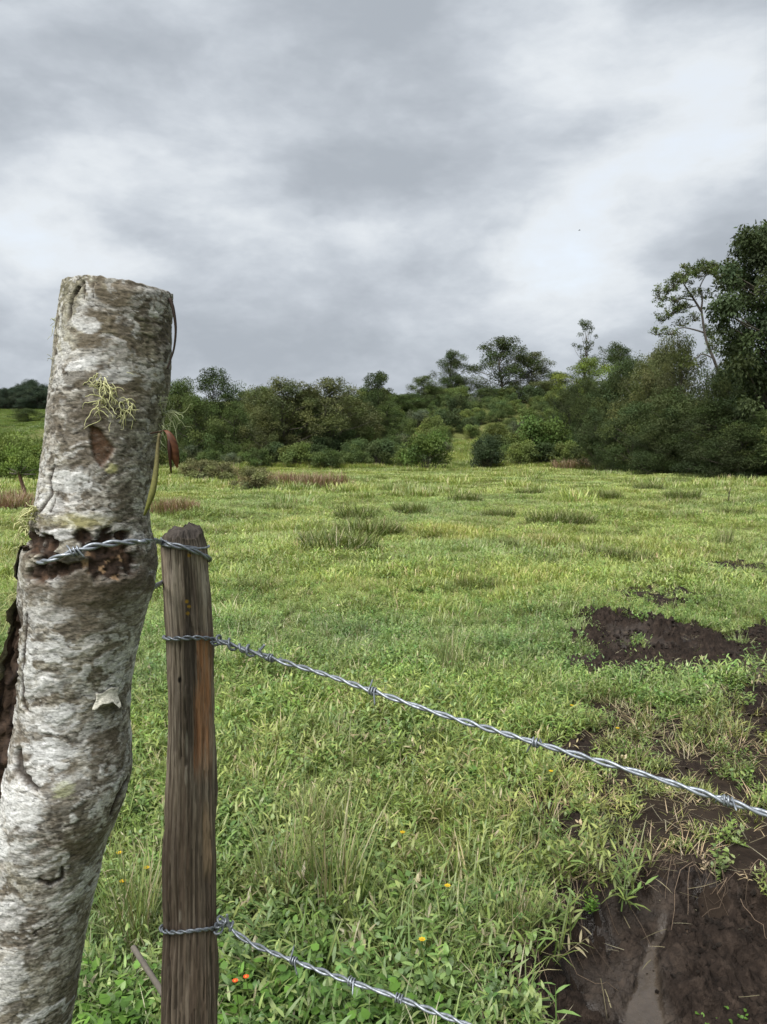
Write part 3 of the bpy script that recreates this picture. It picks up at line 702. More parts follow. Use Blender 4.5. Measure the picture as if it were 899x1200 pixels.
    ex.append(np.array([[C[0, 0], C[0, 1], Zt[0].mean() + .012]])); ec.append(np.array([[.05, .04, .03]]))
    faces.append(np.stack([prev, prev[(np.arange(n) + 1) % n], np.full(n, base)], -1))
    obj('post_shaft', new_mesh('post_shaft', np.concatenate([verts] + ex) - pl, faces, M_WOOD, np.clip(np.concatenate([cols] + ec), .006, .6)), post_root)
build_post()

# ------------------------------------------------------------------ barbed wires
SR = 0.0021                                # strand radius
def resample(path, step):
    p = np.asarray(path); d = np.concatenate([[0], np.cumsum(np.linalg.norm(np.diff(p, axis=0), axis=1))])
    s = np.arange(0, d[-1], step); return np.stack([np.interp(s, d, p[:, k]) for k in range(3)], -1), s
def twist_strands(root, path, pitch, off, name='strand', rad=SR, jit=0.25, seed=0, origin=None):
    P, s = resample(path, 0.0022); p, t, a, b = frames(P)
    ph = 2 * math.pi * (s / pitch + 0.12 * np.sin(s * 23 + seed)) ; o_ = off * (1 + jit * np.sin(s * 41 + seed * 2))
    for k in (0, 1):
        q = p + o_[:, None] * (np.cos(ph + k * math.pi)[:, None] * a + np.sin(ph + k * math.pi)[:, None] * b)
        mb = MB(); tube(mb, q - origin, rad, 7); mb.build(name, M_WIRE, root)
    return P, s
def barb(root, P, i, seed, origin, coils=2.2, ends=(0.021, 0.017), name='barb'):
    q = np.random.default_rng(seed); p, t, a, b = frames(P)
    c, tt, aa, bb = p[i], t[i], a[i], b[i]; rc = SR * 2 + .0012; m = 40
    ph = np.linspace(0, 2 * math.pi * coils, m) + q.uniform(0, 6)
    ax = (np.linspace(-.5, .5, m)) * .0042 * coils
    core = c + ax[:, None] * tt + rc * (np.cos(ph)[:, None] * aa + np.sin(ph)[:, None] * bb)
    def tang(k): return -math.sin(ph[k]) * aa + math.cos(ph[k]) * bb
    e0 = core[0] - np.outer(np.linspace(1, .1, 6) * ends[0], tang(0) + tt * .35)
    e1 = core[-1] + np.outer(np.linspace(.1, 1, 6) * ends[1], tang(-1) + tt * .35)
    path = np.vstack([e0, core, e1]); rad = np.full(len(path), .00125); rad[:1] = .0004; rad[-1:] = .0004
    mb = MB(); tube(mb, path - origin, rad, 6); mb.build(name, M_WIRE, root)
def coil_tail(root, P, i0, i1, turns, seed, origin, tailv):
    p, t, a, b = frames(P); idx = np.linspace(i0, i1, int(turns * 16)).astype(int); q = np.random.default_rng(seed)
    ph = np.linspace(0, 2 * math.pi * turns, len(idx)) + .8 * np.sin(np.linspace(0, 9, len(idx)))
    pts = p[idx] + (SR * 2 + .0020) * (1 + .35 * np.sin(np.linspace(0, 17, len(idx))))[:, None] * (np.cos(ph)[:, None] * a[idx] + np.sin(ph)[:, None] * b[idx])
    pts = np.vstack([pts, pts[-1] + np.outer(np.linspace(.2, 1, 5), tailv)])
    mb = MB(); tube(mb, resample(pts, .0015)[0] - origin, SR * 1.0, 6); mb.build('tie_coil', M_WIRE, root)
def post_ring(v_front, v_tilt, off=.003, a0=-math.pi, a1=math.pi, m=90, lift=0.0):
    """loop of points round the small post; v_tilt = lift in metres from left to right"""
    c, r = post_centre(v_front); A = np.linspace(a0, a1, m)
    return np.stack([c[0] + (r + off) * np.sin(A), c[1] - (r + off) * np.cos(A), c[2] + v_tilt * np.sin(A) + lift * np.cos(A) + .0012 * np.sin(3 * A)], -1)
E0 = np.array([-0.306, 1.2]); E1 = np.array([0.414, 0.828])
def on_fence(u, v):                         # pixel -> point in the fence's vertical plane
    d = ray(u, v); n = np.array([-(E1 - E0)[1], (E1 - E0)[0]]); t = (n @ E0) / (n @ d[:2]); return np.array([0, 0, H]) + d * t
def line_wire(label, px, v_ring, tail, barbs, seed, tilt=0.0):
    c, r = post_centre(v_ring)
    start = c + np.array([r + .003, -.012, 0])
    pts = [start] + [on_fence(u, v) for u, v in px]
    root = thing('barbed_wire', start, label, 'wire', 'barbed wire strands of the fence')
    org = start
    last = pts[-1]; dirv = (pts[-1] - pts[-2]); dirv /= np.linalg.norm(dirv)
    pts += [last + dirv * .5, last + dirv * 1.1 + np.array([0, 0, .01]), last + dirv * 1.8 + np.array([0, 0, .03])]
    path = spline(pts, 500)
    P, s = twist_strands(root, path, 0.064, SR * 1.02, seed=seed, origin=org)
    twist_strands(root, post_ring(v_ring, tilt, .0035, lift=.010 if v_ring < 900 else .021), 0.03, SR * .95, 'post_loop', SR * .85, seed=seed, origin=org)
    coil_tail(root, P, 2, tail[0], tail[1], seed, org, np.array(tail[2]))
    for u, sd_ in barbs:
        tgt = on_fence(u, np.interp(u, [q[0] for q in px], [q[1] for q in px])) if u < 899 else last + dirv * (u - 899) / 500
        barb(root, P, int(np.argmin(np.linalg.norm(P - tgt, axis=1))), sd_, org)
    return root
line_wire('barbed wire tied round the middle of the slender post', [(262, 752), (290, 762), (330, 775), (380, 790), (440, 811), (520, 838), (640, 874), (760, 909), (850, 938), (899, 954)], 748,
          (42, 4.5, (.010, .0, .012)), [(316, 3), (436, 5), (628, 6), (852, 7), (1050, 9)], 1, -.001)
line_wire('barbed wire tied low round the slender post', [(262, 1078), (275, 1092), (300, 1108), (350, 1128), (410, 1150), (460, 1167), (540, 1198), (640, 1238), (780, 1297)], 1086,
          (26, 4, (-.006, 0.0, .03)), [(345, 14), (412, 15), (468, 16), (640, 17)], 2, .001)
def top_wire():
    st = trunk_surf(44, 659, -.008)
    root = thing('barbed_wire', st, 'barbed wire looped over the head of the slender post and round the lichen trunk', 'wire', 'barbed wire strands of the fence')
    c, r = post_centre(640)
    g = lambda v, a, o=.0045: post_centre(v)[0] + (post_centre(v)[1] + o) * np.array([math.sin(a), -math.cos(a), 0])
    pts = [trunk_surf(44, 659, -.008), trunk_surf(52, 658, -.002), trunk_surf(62, 655, .005), trunk_surf(85, 647, .0055), trunk_surf(110, 640, .006), trunk_surf(140, 636, .007),
           trunk_surf(160, 635, .008), trunk_surf(170, 634.5, .009), at(181, 634, 1.06), g(633, -.9), g(634, -.4), g(637, .1), g(642, .6), g(649, 1.1), g(655, 1.6), g(660, 2.3), g(664, 3.0), g(672, -2.5 + 2 * math.pi), g(682, 2 * math.pi - 1.9),
           at(186, 685, 1.16), at(176, 690, 1.08), at(171, 693, 1.04), at(160, 695, 1.085), at(130, 692, 1.10)]
    P, s = twist_strands(root, spline(pts, 500), .050, SR * 1.0, seed=5, origin=st)
    # thin second turn on the post head
    ring = np.array([g(638 + 3 * math.sin(a), a, .0042) for a in np.linspace(-1.9, 2.0, 40)])
    mb = MB(); tube(mb, ring - st, SR * .8, 6); mb.build('post_loop', M_WIRE, root)
    ring = np.array([g(629 + 10 * (a + 1.2) / 2, a, .003) for a in np.linspace(-1.2, .8, 30)])
    mb = MB(); tube(mb, ring - st, SR * .6, 6); mb.build('post_loop', M_WIRE, root)
    for u, sd_ in ((88, 31),):
        barb(root, P, int(np.argmin(np.linalg.norm(P - trunk_surf(u, 642, .005), axis=1))), sd_, st, 2.2, (.012, .01))
top_wire()

# ------------------------------------------------------------------ blades and leaves
PROF = {'blade': (0.0, .36, .70, 1.0, .9, 1.0, .7), 'lance': (0.0, .30, .65, 1.0, .35, 1.0, .75), 'broad': (0.0, .28, .64, 1.0, .25, 1.0, .82)}
def blades(mb, base, az, L, w, th0, kap, col, tip=None, prof='blade', roll=0.0):
    n = len(base); t0, t1, t2, t3, w0, w1, w2 = PROF[prof]
    base = np.asarray(base, float); hx = np.stack([np.sin(az), np.cos(az), 0 * az], -1); up = np.array([0, 0, 1.0])
    side = np.stack([np.cos(az), -np.sin(az), roll * np.ones(n)], -1)
    P = [base]; ts = (t0, t1, t2, t3); p = base
    for a, b in zip(ts[:-1], ts[1:]):
        th = th0 + kap * (a + b) / 2
        p = p + (L * (b - a))[:, None] * (np.sin(th)[:, None] * hx + np.cos(th)[:, None] * up); P.append(p)
    vs = []
    for p_, ww in zip(P[:3], (w0, w1, w2)):
        vs += [p_ - side * (w * ww / 2)[:, None], p_ + side * (w * ww / 2)[:, None]]
    vs.append(P[3])
    V = np.stack(vs, 1).reshape(-1, 3); o = np.arange(n)[:, None] * 7
    q = np.concatenate([o + np.array([[0, 1, 3, 2]]), o + np.array([[2, 3, 5, 4]])]); tr = o + np.array([[4, 5, 6]])
    col = np.broadcast_to(col, (n, 3)); tip = col if tip is None else np.broadcast_to(tip, (n, 3))
    C = np.stack([col, col, col, col, col * .5 + tip * .5, col * .5 + tip * .5, tip], 1).reshape(-1, 3)
    mb.add(V, [q, tr], C)
GREENS = np.array([[0.140, 0.206, 0.046], [0.185, 0.248, 0.066], [0.222, 0.268, 0.088], [0.118, 0.19, 0.052], [0.176, 0.226, 0.086]])
STRAW = np.array([[0.34, 0.30, 0.18], [0.25, 0.215, 0.13], [0.40, 0.37, 0.25]])
def pick(q, pal, n, jit=.22): return pal[q.integers(len(pal), size=n)] * q.uniform(1 - jit, 1 + jit, (n, 1))
def tuft(name, seed, n, rad, L, w, th=(0, .5), kap=(.3, 1.4), straw=.1, greens=GREENS, mat_=None, tipmix=.25):
    q = np.random.default_rng(seed); mb = MB(); r_ = rad * np.sqrt(q.random(n)); ph = q.uniform(0, 2 * math.pi, n)
    base = np.stack([r_ * np.sin(ph), r_ * np.cos(ph), -0.01 * np.ones(n)], -1)
    az = ph + q.normal(0, 1.1, n); c = pick(q, greens, n); s = q.random(n) < straw; c[s] = pick(q, STRAW, int(s.sum()))
    tip = c * (1 - tipmix) + tipmix * np.array([0.26, 0.24, 0.10])
    blades(mb, base, az, q.uniform(*L, n), q.uniform(*w, n), q.uniform(*th, n), q.uniform(*kap, n), c, tip)
    return mb.mesh(name, mat_ or M_GRASS, False)
def leafy(name, seed, stems, rad, Hs, leafL, leafW, per, prof='lance', greens=GREENS, mat_=None, straw=.06, th=(.1, .8)):
    q = np.random.default_rng(seed); mb = MB()
    for _ in range(stems):
        r_, ph = rad * math.sqrt(q.random()), q.uniform(0, 6.283); b = np.array([r_ * math.sin(ph), r_ * math.cos(ph), -.01])
        az = q.uniform(0, 6.283); th0 = q.uniform(*th); kp = q.uniform(-.3, .6); L = q.uniform(*Hs); m = per
        c = pick(q, greens, 1)[0]
        if q.random() < straw: c = pick(q, STRAW, 1)[0]
        blades(mb, b[None], np.array([az]), np.array([L]), np.array([.0035]), np.array([th0]), np.array([kp]), c * .8, c)
        ts = np.linspace(.2, 1.0, m); p = []; a_ = b.copy(); prev = 0
        for t in ts:
            th_ = th0 + kp * (t + prev) / 2; a_ = a_ + L * (t - prev) * np.array([math.sin(th_) * math.sin(az), math.sin(th_) * math.cos(az), math.cos(th_)]); prev = t; p.append(a_.copy())
        la = az + 1.57 + np.arange(m) * 3.14159 + q.normal(0, .6, m)
        cc = c * q.uniform(.8, 1.2, (m, 1))
        blades(mb, np.array(p), la, q.uniform(*leafL, m) * np.linspace(1.1, .75, m), q.uniform(*leafW, m), q.uniform(.5, 1.2, m), q.uniform(.2, 1.1, m), cc, cc * 1.05, prof, q.uniform(-.3, .3))
    return mb.mesh(name, mat_ or M_GRASS, False)
def hidden(me):                              # an object used only as instance source
    return bpy.data.objects.new(me.name, me)
def scatter(name, srcs, pos, idx, rotz, scale, tint, tilt=.12, label=None, cat=None):
    col = bpy.data.collections.new(name + '_source')
    for k, me in enumerate(srcs):
        o = bpy.data.objects.new('%s_%02d' % (name, k), me); col.objects.link(o)
    n = len(pos); me = bpy.data.meshes.new(name); me.vertices.add(n); me.vertices.foreach_set('co', np.asarray(pos, np.float32).ravel())
    q = np.random.default_rng(n); rot = np.stack([q.normal(0, tilt, n), q.normal(0, tilt, n), rotz], -1)
    for nm, ty, fld, dat in (('rot', 'FLOAT_VECTOR', 'vector', rot), ('scl', 'FLOAT', 'value', scale), ('idx', 'INT', 'value', idx)):
        a = me.attributes.new(nm, ty, 'POINT'); a.data.foreach_set(fld, np.asarray(dat, np.int32 if ty == 'INT' else np.float32).ravel())
    t4 = np.ones((n, 4), np.float32); t4[:, :3] = tint
    a = me.attributes.new('tint', 'FLOAT_COLOR', 'POINT'); a.data.foreach_set('color', t4.ravel())
    ob = obj(name, me)
    ng = bpy.data.node_groups.new(name, 'GeometryNodeTree')
    ng.interface.new_socket('Geometry', in_out='INPUT', socket_type='NodeSocketGeometry'); ng.interface.new_socket('Geometry', in_out='OUTPUT', socket_type='NodeSocketGeometry')
    gi, go = ng.nodes.new('NodeGroupInput'), ng.nodes.new('NodeGroupOutput')
    ip = ng.nodes.new('GeometryNodeInstanceOnPoints'); ci = ng.nodes.new('GeometryNodeCollectionInfo')
    ci.inputs['Collection'].default_value = col; ci.inputs['Separate Children'].default_value = True; ci.inputs['Reset Children'].default_value = True
    ip.inputs['Pick Instance'].default_value = True
    def na(nm, ty):
        x = ng.nodes.new('GeometryNodeInputNamedAttribute'); x.data_type = ty; x.inputs['Name'].default_value = nm; return x.outputs[0]
    ng.links.new(gi.outputs[0], ip.inputs['Points']); ng.links.new(ci.outputs[0], ip.inputs['Instance'])
    ng.links.new(na('idx', 'INT'), ip.inputs['Instance Index'])
    e2r = ng.nodes.new('FunctionNodeEulerToRotation'); ng.links.new(na('rot', 'FLOAT_VECTOR'), e2r.inputs[0]); ng.links.new(e2r.outputs[0], ip.inputs['Rotation'])
    ng.links.new(na('scl', 'FLOAT'), ip.inputs['Scale']); ng.links.new(ip.outputs[0], go.inputs[0])
    md = ob.modifiers.new('scatter', 'NODES'); md.node_group = ng
    return tag(ob, label, cat, None, 'stuff')
def field_points(y0, y1, dens, margin, q):
    ymax = y1; xm = 0.60 * ymax + margin
    n = int((y1 - y0) * 2 * xm * dens); x = q.uniform(-xm, xm, n); y = q.uniform(y0, y1, n)
    k = np.abs(x) < 0.60 * y + margin; return x[k], y[k]
def field_tint(x, y, q):
    a = fbm(x / 2.6, y / 2.6, oct=3, seed=21); b = fbm(x / .7, y / .7, oct=3, seed=22); n = len(x)
    far = sstep(3.5, 11, y)
    t = np.stack([.96 + .20 * far + .14 * a, .99 + .16 * far + .07 * a, .95 + .16 * far - .10 * a], -1) * (1 + .22 * b)[:, None] * q.uniform(.8, 1.2, (n, 1))
    br = sstep(.25, .6, fbm(x / 1.3, y / 1.3, oct=3, seed=23))[:, None] * .3
    t = t * (1 - br) + t * np.array([1.25, 1.0, 1.1]) * .85 * br
    return t * 1.12

def build_grass():
    q = np.random.default_rng(11)
    # ---- near, up to 9 m
    src = [tuft('pasture_grass', 100 + k, 46, .07, (.04, .11), (.0025, .0045), (0, .8), (.3, 1.6), .10) for k in range(4)]
    src += [tuft('pasture_grass', 110 + k, 34, .06, (.09, .19), (.0025, .0048), (0, .5), (.2, 1.5), .12) for k in range(3)]
    src += [leafy('pasture_grass', 120 + k, 16, .075, (.05, .14), (.03, .06), (.005, .0085), 6) for k in range(4)]
    src += [leafy('pasture_grass', 130 + k, 11, .07, (.05, .12), (.018, .036), (.008, .015), 7, 'broad', GREENS * np.array([.8, .95, .9])) for k in range(3)]
    src += [tuft('pasture_grass', 140 + k, 34, .08, (.05, .13), (.002, .0038), (.5, 1.4), (.1, .9), .6) for k in range(3)]
    X, Y, I, Sc = [], [], [], []
    x, y = field_points(.9, 12, 210, 1.6, q); k = q.random(len(x)) > sstep(6.5, 12, y); x, y = x[k], y[k]
    m = mud_cover(x, y); tr = sstep(.2, -.3, sd_tr(x, y)); rnd = q.random(len(x))
    edge = sstep(-.02, .25, sd_near(x, y))
    keep = (rnd > m * (1.01 - .05 * (sd_mid(x, y) < .1))) & (q.random(len(x)) > tr * .60); x, y, tr = x[keep], y[keep], tr[keep]; n = len(x)
    patch = fbm(x / .55, y / .55, oct=3, seed=25); r_ = q.random(n) + .35 * patch
    nearf = sstep(4.6, 2.2, y)
    typ = np.where(r_ < .30 - .10 * nearf, 0, np.where(r_ < .42 - .08 * nearf, 1, np.where(r_ < .80, 2, 3)))
    typ = np.where(q.random(n) < .035 + .5 * tr, 4, typ)
    off, cnt = np.array([0, 4, 7, 11, 14]), np.array([4, 3, 4, 3, 3])
    idx = off[typ] + (q.random(n) * cnt[typ]).astype(int)
    hummock = 1 + .35 * fbm(x / .9, y / .9, oct=2, seed=26)
    sc = q.uniform(.7, 1.25, n) * hummock * (1.0 - .25 * tr) * (1.05 + .12 * nearf - .28 * sstep(4, 8, y))
    tint = field_tint(x, y, q)
    tint *= (1.12 - .06 * nearf)[:, None]
    tint = tint * (1 - .45 * tr[:, None]) + tint * np.array([1.15, .9, .95]) * .45 * tr[:, None]
    scatter('pasture_grass', src, np.stack([x, y, T(x, y)], -1), idx, q.uniform(0, 6.28, n), sc, tint, .15, 'short green pasture grass and leafy weeds behind the wire', 'grass')
    # ---- middle
    src = [tuft('meadow_grass', 200 + k, 90, .2, (.05, .14), (.005, .009), (0, .8), (.3, 1.5), .10) for k in range(5)] + [leafy('meadow_grass', 210 + k, 24, .2, (.05, .12), (.05, .09), (.009, .014), 4) for k in range(3)] + \
          [tuft('meadow_grass', 220 + k, 70, .16, (.08, .16), (.005, .009), (0, .6), (.3, 1.4), .12) for k in range(2)]
    x, y = field_points(6.5, 33, 36, 3, q); k = (q.random(len(x)) < sstep(6, 10.5, y)) & (q.random(len(x)) > sstep(22, 33, y)); x, y = x[k], y[k]; m = mud_cover(x, y); k = q.random(len(x)) > m * 1.1; x, y = x[k], y[k]; n = len(x)
    pt = fbm(x / 1.6, y / 1.6, oct=3, seed=27); typ = np.where(pt + q.normal(0, .2, n) > .55, 8 + q.integers(0, 2, n), q.integers(0, 8, n))
    scatter('meadow_grass', src, np.stack([x, y, T(x, y)], -1), typ, q.uniform(0, 6.28, n), q.uniform(.7, 1.2, n) * (1 + .5 * fbm(x / 1.6, y / 1.6, oct=3, seed=28)), field_tint(x, y, q) * np.array([1.16, 1.12, 1.1]), .1, 'grazed yellow-green grass across the middle of the pasture', 'grass')
    # ---- far, and the open slope
    src = [tuft('far_grass', 300 + k, 170, .65, (.05, .12), (.012, .022), (0, .9), (.2, 1.3), .10) for k in range(5)] + [tuft('far_grass', 310 + k, 110, .5, (.2, .45), (.016, .03), (0, .6), (.2, 1.2), .12) for k in range(2)]
    x, y = field_points(21, 74, 6.5, 6, q); k = q.random(len(x)) < sstep(20, 31, y); x, y = x[k], y[k]; n = len(x)
    pt = fbm(x / 3, y / 3, oct=3, seed=29); typ = np.where(pt + q.normal(0, .15, n) > .55, 5 + q.integers(0, 2, n), q.integers(0, 5, n)); typ = np.where(y > 60, 5 + q.integers(0, 2, n), typ)
    scatter('far_grass', src, np.stack([x, y, T(x, y)], -1), typ, q.uniform(0, 6.28, n), q.uniform(.7, 1.2, n), field_tint(x, y, q) * np.array([1.16, 1.14, 1.1]), .05, 'yellow-green grass at the far edge of the pasture', 'grass')
    x = q.uniform(-140, -38, 26000); y = q.uniform(70, 210, 26000); k = np.abs(x / y + .52) < .16; x, y = x[k], y[k]; n = len(x)
    scatter('hillside_grass', src[:5], np.stack([x, y, T(x, y)], -1), q.integers(0, 5, n), q.uniform(0, 6.28, n), q.uniform(1.6, 2.4, n), field_tint(x, y, q) * np.array([.72, .80, .7]), .05, 'grass on the distant hillside left of the trunk post', 'grass')
    # ---- dry straw and roots lying on and around the mud
    mb = MB(); n = 5200; x = q.uniform(.3, 4.6, n); y = q.uniform(1.7, 7.6, n)
    w_ = np.maximum(np.exp(-np.abs(sd_near(x, y)) / .16) * .9, np.maximum(sstep(.3, -.2, sd_tr(x, y)) * .8, np.maximum(sstep(.2, -.2, sd_mid(x, y)) * .45, sstep(.1, -.1, sd_near(x, y)) * .12)))
    k = q.random(n) < w_; x, y = x[k], y[k]; n = len(x)
    blades(mb, np.stack([x, y, T(x, y) + q.uniform(.008, .03, n)], -1), q.uniform(0, 6.28, n), q.uniform(.04, .16, n), q.uniform(.0018, .004, n), q.uniform(1.2, 1.6, n), q.uniform(-.4, .4, n), pick(q, STRAW, n, .4) * .8)
    tag(mb.build('dry_straw', M_BLADE, None, False), 'dry straw strewn over the trampled soil and mud edges', 'straw', None, 'stuff')
    mb = MB(); P = np.array(P_NEAR); k = 0
    while k < 150:
        i = q.choice([0, 1, 2, 3, 10, 9, 10, 9, 10]); f = q.random(); a, b = P[i], P[(i + 1) % len(P)]
        p = a + (b - a) * f; cen = P.mean(0); d = cen - p; d /= np.linalg.norm(d); p = p - d * .05 + q.normal(0, .03, 2)
        L = q.uniform(.03, .11); d2 = d * .6 + q.normal(0, .9, 2); pts = []; cu = q.normal(0, .03, 2)
        for s in np.linspace(0, 1, 7):
            xy = p + d2 * L * s + cu * math.sin(s * 4.5); pts.append([xy[0], xy[1], float(T(xy[0], xy[1])) + .05 * (1 - s) + .04 * math.sin(s * 3) * q.uniform(.4, 1)])
        tube(mb, np.array(pts) + q.normal(0, .004, (7, 3)), np.linspace(.0016, .0006, 7), 4, np.array([.11, .08, .055]) * q.uniform(.5, 1.7), False); k += 1
    tag(mb.build('exposed_roots', M_PLAIN), 'brown roots hanging over the bank of the mud hollow', 'roots', None, 'stuff')
build_grass()

def build_clods():
    q = np.random.default_rng(19); srcs = []
    u = (1 + 5 ** .5) / 2
    iv = np.array([[-1, u, 0], [1, u, 0], [-1, -u, 0], [1, -u, 0], [0, -1, u], [0, 1, u], [0, -1, -u], [0, 1, -u], [u, 0, -1], [u, 0, 1], [-u, 0, -1], [-u, 0, 1]]) / math.sqrt(1 + u * u)
    fc = np.array([[0, 11, 5], [0, 5, 1], [0, 1, 7], [0, 7, 10], [0, 10, 11], [1, 5, 9], [5, 11, 4], [11, 10, 2], [10, 7, 6], [7, 1, 8], [3, 9, 4], [3, 4, 2], [3, 2, 6], [3, 6, 8], [3, 8, 9], [4, 9, 5], [2, 4, 11], [6, 2, 10], [8, 6, 7], [9, 8, 1]])
    for k in range(6):
        v = iv * q.uniform(.6, 1.25, (12, 1)) * np.array([1, 1, .75]); srcs.append(new_mesh('mud_clods', v, [fc], M_MUD, np.tile([.05 + .07 * k, 0, 0], (12, 1)), False))
    n = 110000; x = q.uniform(.2, 5.0, n); y = q.uniform(1.3, 7.8, n)
    sdn, sdm = sd_near(x, y), sd_mid(x, y)
    clus = sstep(-.2, .5, fbm(x * 4, y * 4, oct=3, seed=56))
    w_ = np.maximum(sstep(.05, -.03, sdn) * clus * (1 - .92 * silt_fn(x, y)), np.maximum(sstep(.05, -.1, sdm) * clus, sstep(.1, -.1, sd_tr(x, y)) * sstep(.0, .4, fbm(x * 2.3, y * 2.3, oct=3, seed=35)) * .5))
    k = q.random(n) < w_; x, y = x[k], y[k]; n = len(x)
    sc = .002 + .012 * q.random(n) ** 3.5 + .008 * sstep(4, 5.5, y) * q.random(n) ** 2
    zz = T(x, y)
    for (gx, gy, gc, gz) in MUDGRID:
        i, j = np.round((y - gy) / gc).astype(int), np.round((x - gx) / gc).astype(int)
        ok = (i >= 0) & (j >= 0) & (i < gz.shape[0]) & (j < gz.shape[1]); g = np.full(n, np.nan); g[ok] = gz[i[ok], j[ok]]
        zz = np.where(np.isnan(g), zz, np.maximum(zz - .05, g))
    scatter('mud_clods', srcs, np.stack([x, y, zz + sc * .35], -1), q.integers(0, 6, n), q.uniform(0, 6.28, n), sc, np.ones((n, 3)), .6, 'dark crumbs of soil scattered over the mud', 'soil')
build_clods()

# ------------------------------------------------------------------ single plants in the pasture
def place(me, name, u, v, sc, label, cat, group, q, children=()):
    p = ground_pt(u, v); o = obj(name, me, None, (p[0], p[1], float(T(p[0], p[1])))); o.rotation_euler = (0, 0, q.uniform(0, 6.28)); o.scale = (sc,) * 3
    return tag(o, label, cat, group)
def build_plants():
    q = np.random.default_rng(23)
    tall = [tuft('tall_grass_clump', 400 + k, 120, .10, (.22, .5), (.003, .006), (0, .35), (.1, 1.0), .25, GREENS * np.array([1.1, 1.05, 1.2]), M_BLADE, .5) for k in range(3)]
    for k, (u, v, s, lb) in enumerate(((372, 985, .62, 'upright fine green grass clump beside the taller reedy clump'), (395, 1075, 1.0, 'tall reedy grass clump with pale seed stalks above the low wire'), (330, 1060, .85, 'loose tall grass clump between the slender post and the reedy clump'), (155, 1105, .8, 'tall green grass clump seen between the two posts'), (530, 790, .8, 'small tall grass clump standing over the middle wire'), (600, 1105, .6, 'leafy grass clump on the bank above the mud hollow'), (850, 640, 1.1, 'long green grass clump near the far mud streak'))):
        place(tall[k % 3], 'tall_grass_clump', u, v, s, lb, 'grass clump', 'tall grass clumps', q)
    dark = GREENS * np.array([.56, .60, .50])
    tus = [tuft('grass_tussock', 420 + k, 620, .36, (.16, .34), (.006, .011), (0, .9), (.4, 1.4), .16, dark, M_BLADE, .35) for k in range(3)]
    for k, (u, v, s) in enumerate(((396, 646, 1.35), (384, 644, 1.0), (432, 628, 1.3), (447, 628, .9), (420, 608, 1.2), (300, 692, .55), (585, 606, .9), (645, 615, 1.15), (670, 614, 1.1), (700, 655, .9), (735, 658, .8), (800, 585, 1.2), (620, 580, 1.1), (545, 588, 1.1), (860, 605, 1.0), (245, 630, .8), (590, 640, .5), (480, 600, .9), (710, 585, 1.2), (560, 690, .5), (330, 600, 1.0), (760, 575, 1.3))):
        place(tus[k % 3], 'grass_tussock', u, v, s * 1.2, 'dark green grass tussock standing out in the grazed pasture', 'grass clump', 'dark tussocks in the pasture', q)
    PK = np.array([[0.30, 0.18, 0.155], [0.34, 0.205, 0.17], [0.17, 0.16, 0.07], [0.20, 0.17, 0.08]])
    pk = [tuft('pink_seed_grass', 440 + k, 420, .7, (.3, .75), (.014, .026), (0, .5), (.2, .9), .1, PK, M_BLADE, .2) for k in range(3)]
    for k, (u, v, s) in enumerate(((335, 570, 1.1), (350, 571, 1.1), (365, 572, 1.0), (322, 568, 1.0), (382, 572, 1.2), (300, 570, 1.1), (395, 572, .9), (6, 592, .85), (14, 598, .7), (-4, 600, .8), (22, 590, .6), (200, 603, .7), (212, 600, .6), (225, 556, 1.2), (262, 557, 1.2), (680, 549, 1.3), (660, 549, 1.2))):
        place(pk[k % 3], 'pink_seed_grass', u, v, s, 'pinkish seeding grass patch at the rough edge of the pasture', 'grass clump', 'pink seeding grass', q)
    # broad-leaved weeds
    BG = np.array([[0.10, 0.20, 0.030], [0.12, 0.235, 0.040], [0.085, 0.17, 0.035]])
    wd = [leafy('broad_leaf_weed', 460 + k, 12, .10, (.10, .24), (.04, .065), (.024, .038), 6, 'broad', BG, M_BLADE, 0) for k in range(4)]
    spots = [(u, v) for u, v in ((262, 1140), (285, 1165), (310, 1150), (335, 1175), (275, 1195), (305, 1200), (360, 1190), (395, 1185), (425, 1196), (110, 1165), (130, 1185), (160, 1175), (105, 1200), (150, 1205), (175, 1190), (340, 1205), (380, 1210), (450, 1205), (250, 1215), (490, 1190), (300, 1235), (350, 1240), (140, 1230), (400, 1235), (270, 1250), (320, 1215))]
    for k, (u, v) in enumerate(spots):
        place(wd[k % 4], 'broad_leaf_weed', u, v + 30, q.uniform(.5, .85), 'bright green broad-leaved weed growing at the foot of the posts', 'weed', 'broad-leaved weeds at the fence foot', q)
    for (u, v, s, lb) in ((540, 925, .6, 'round-leaved weed among the grass just under the middle wire'), (840, 1232, .42, 'bright seedling at the lower edge of the wet mud'), (860, 1205, .32, 'slim seedling on the wet mud'), (690, 1075, .3, 'tiny sprout on the left bank of the mud hollow')):
        place(wd[2], 'broad_leaf_weed', u, v, s, lb, 'weed', 'single weeds', q)
    # flowers
    def flower(u, v, h, pet, cen, n, r, name, label, group):
        p = ground_pt(u, v); root = thing(name, (p[0], p[1], float(T(p[0], p[1]))), label, 'flower', group)
        mb = MB(); pts = spline([(0, 0, 0), (.01, .005, h * .5), (q.uniform(-.02, .02), 0, h)], 7); tube(mb, pts, .0012, 5, (.09, .13, .03)); mb.build('stem', M_BLADE, root)
        mb = MB(); az = np.arange(n) * 2 * math.pi / n; blades(mb, np.repeat(pts[-1:], n, 0), az, np.full(n, r), np.full(n, r * .8), np.full(n, 1.1), np.full(n, .3), np.array(pet), None, 'broad'); mb.build('petals', M_BLADE, root, False)
        mb = MB(); tube(mb, pts[-1] + np.array([[0, 0, -.002], [0, 0, .002], [0, 0, .004]]), np.array([r * .3, r * .35, r * .15]), 8, cen); mb.build('flower_centre', M_BLADE, root)
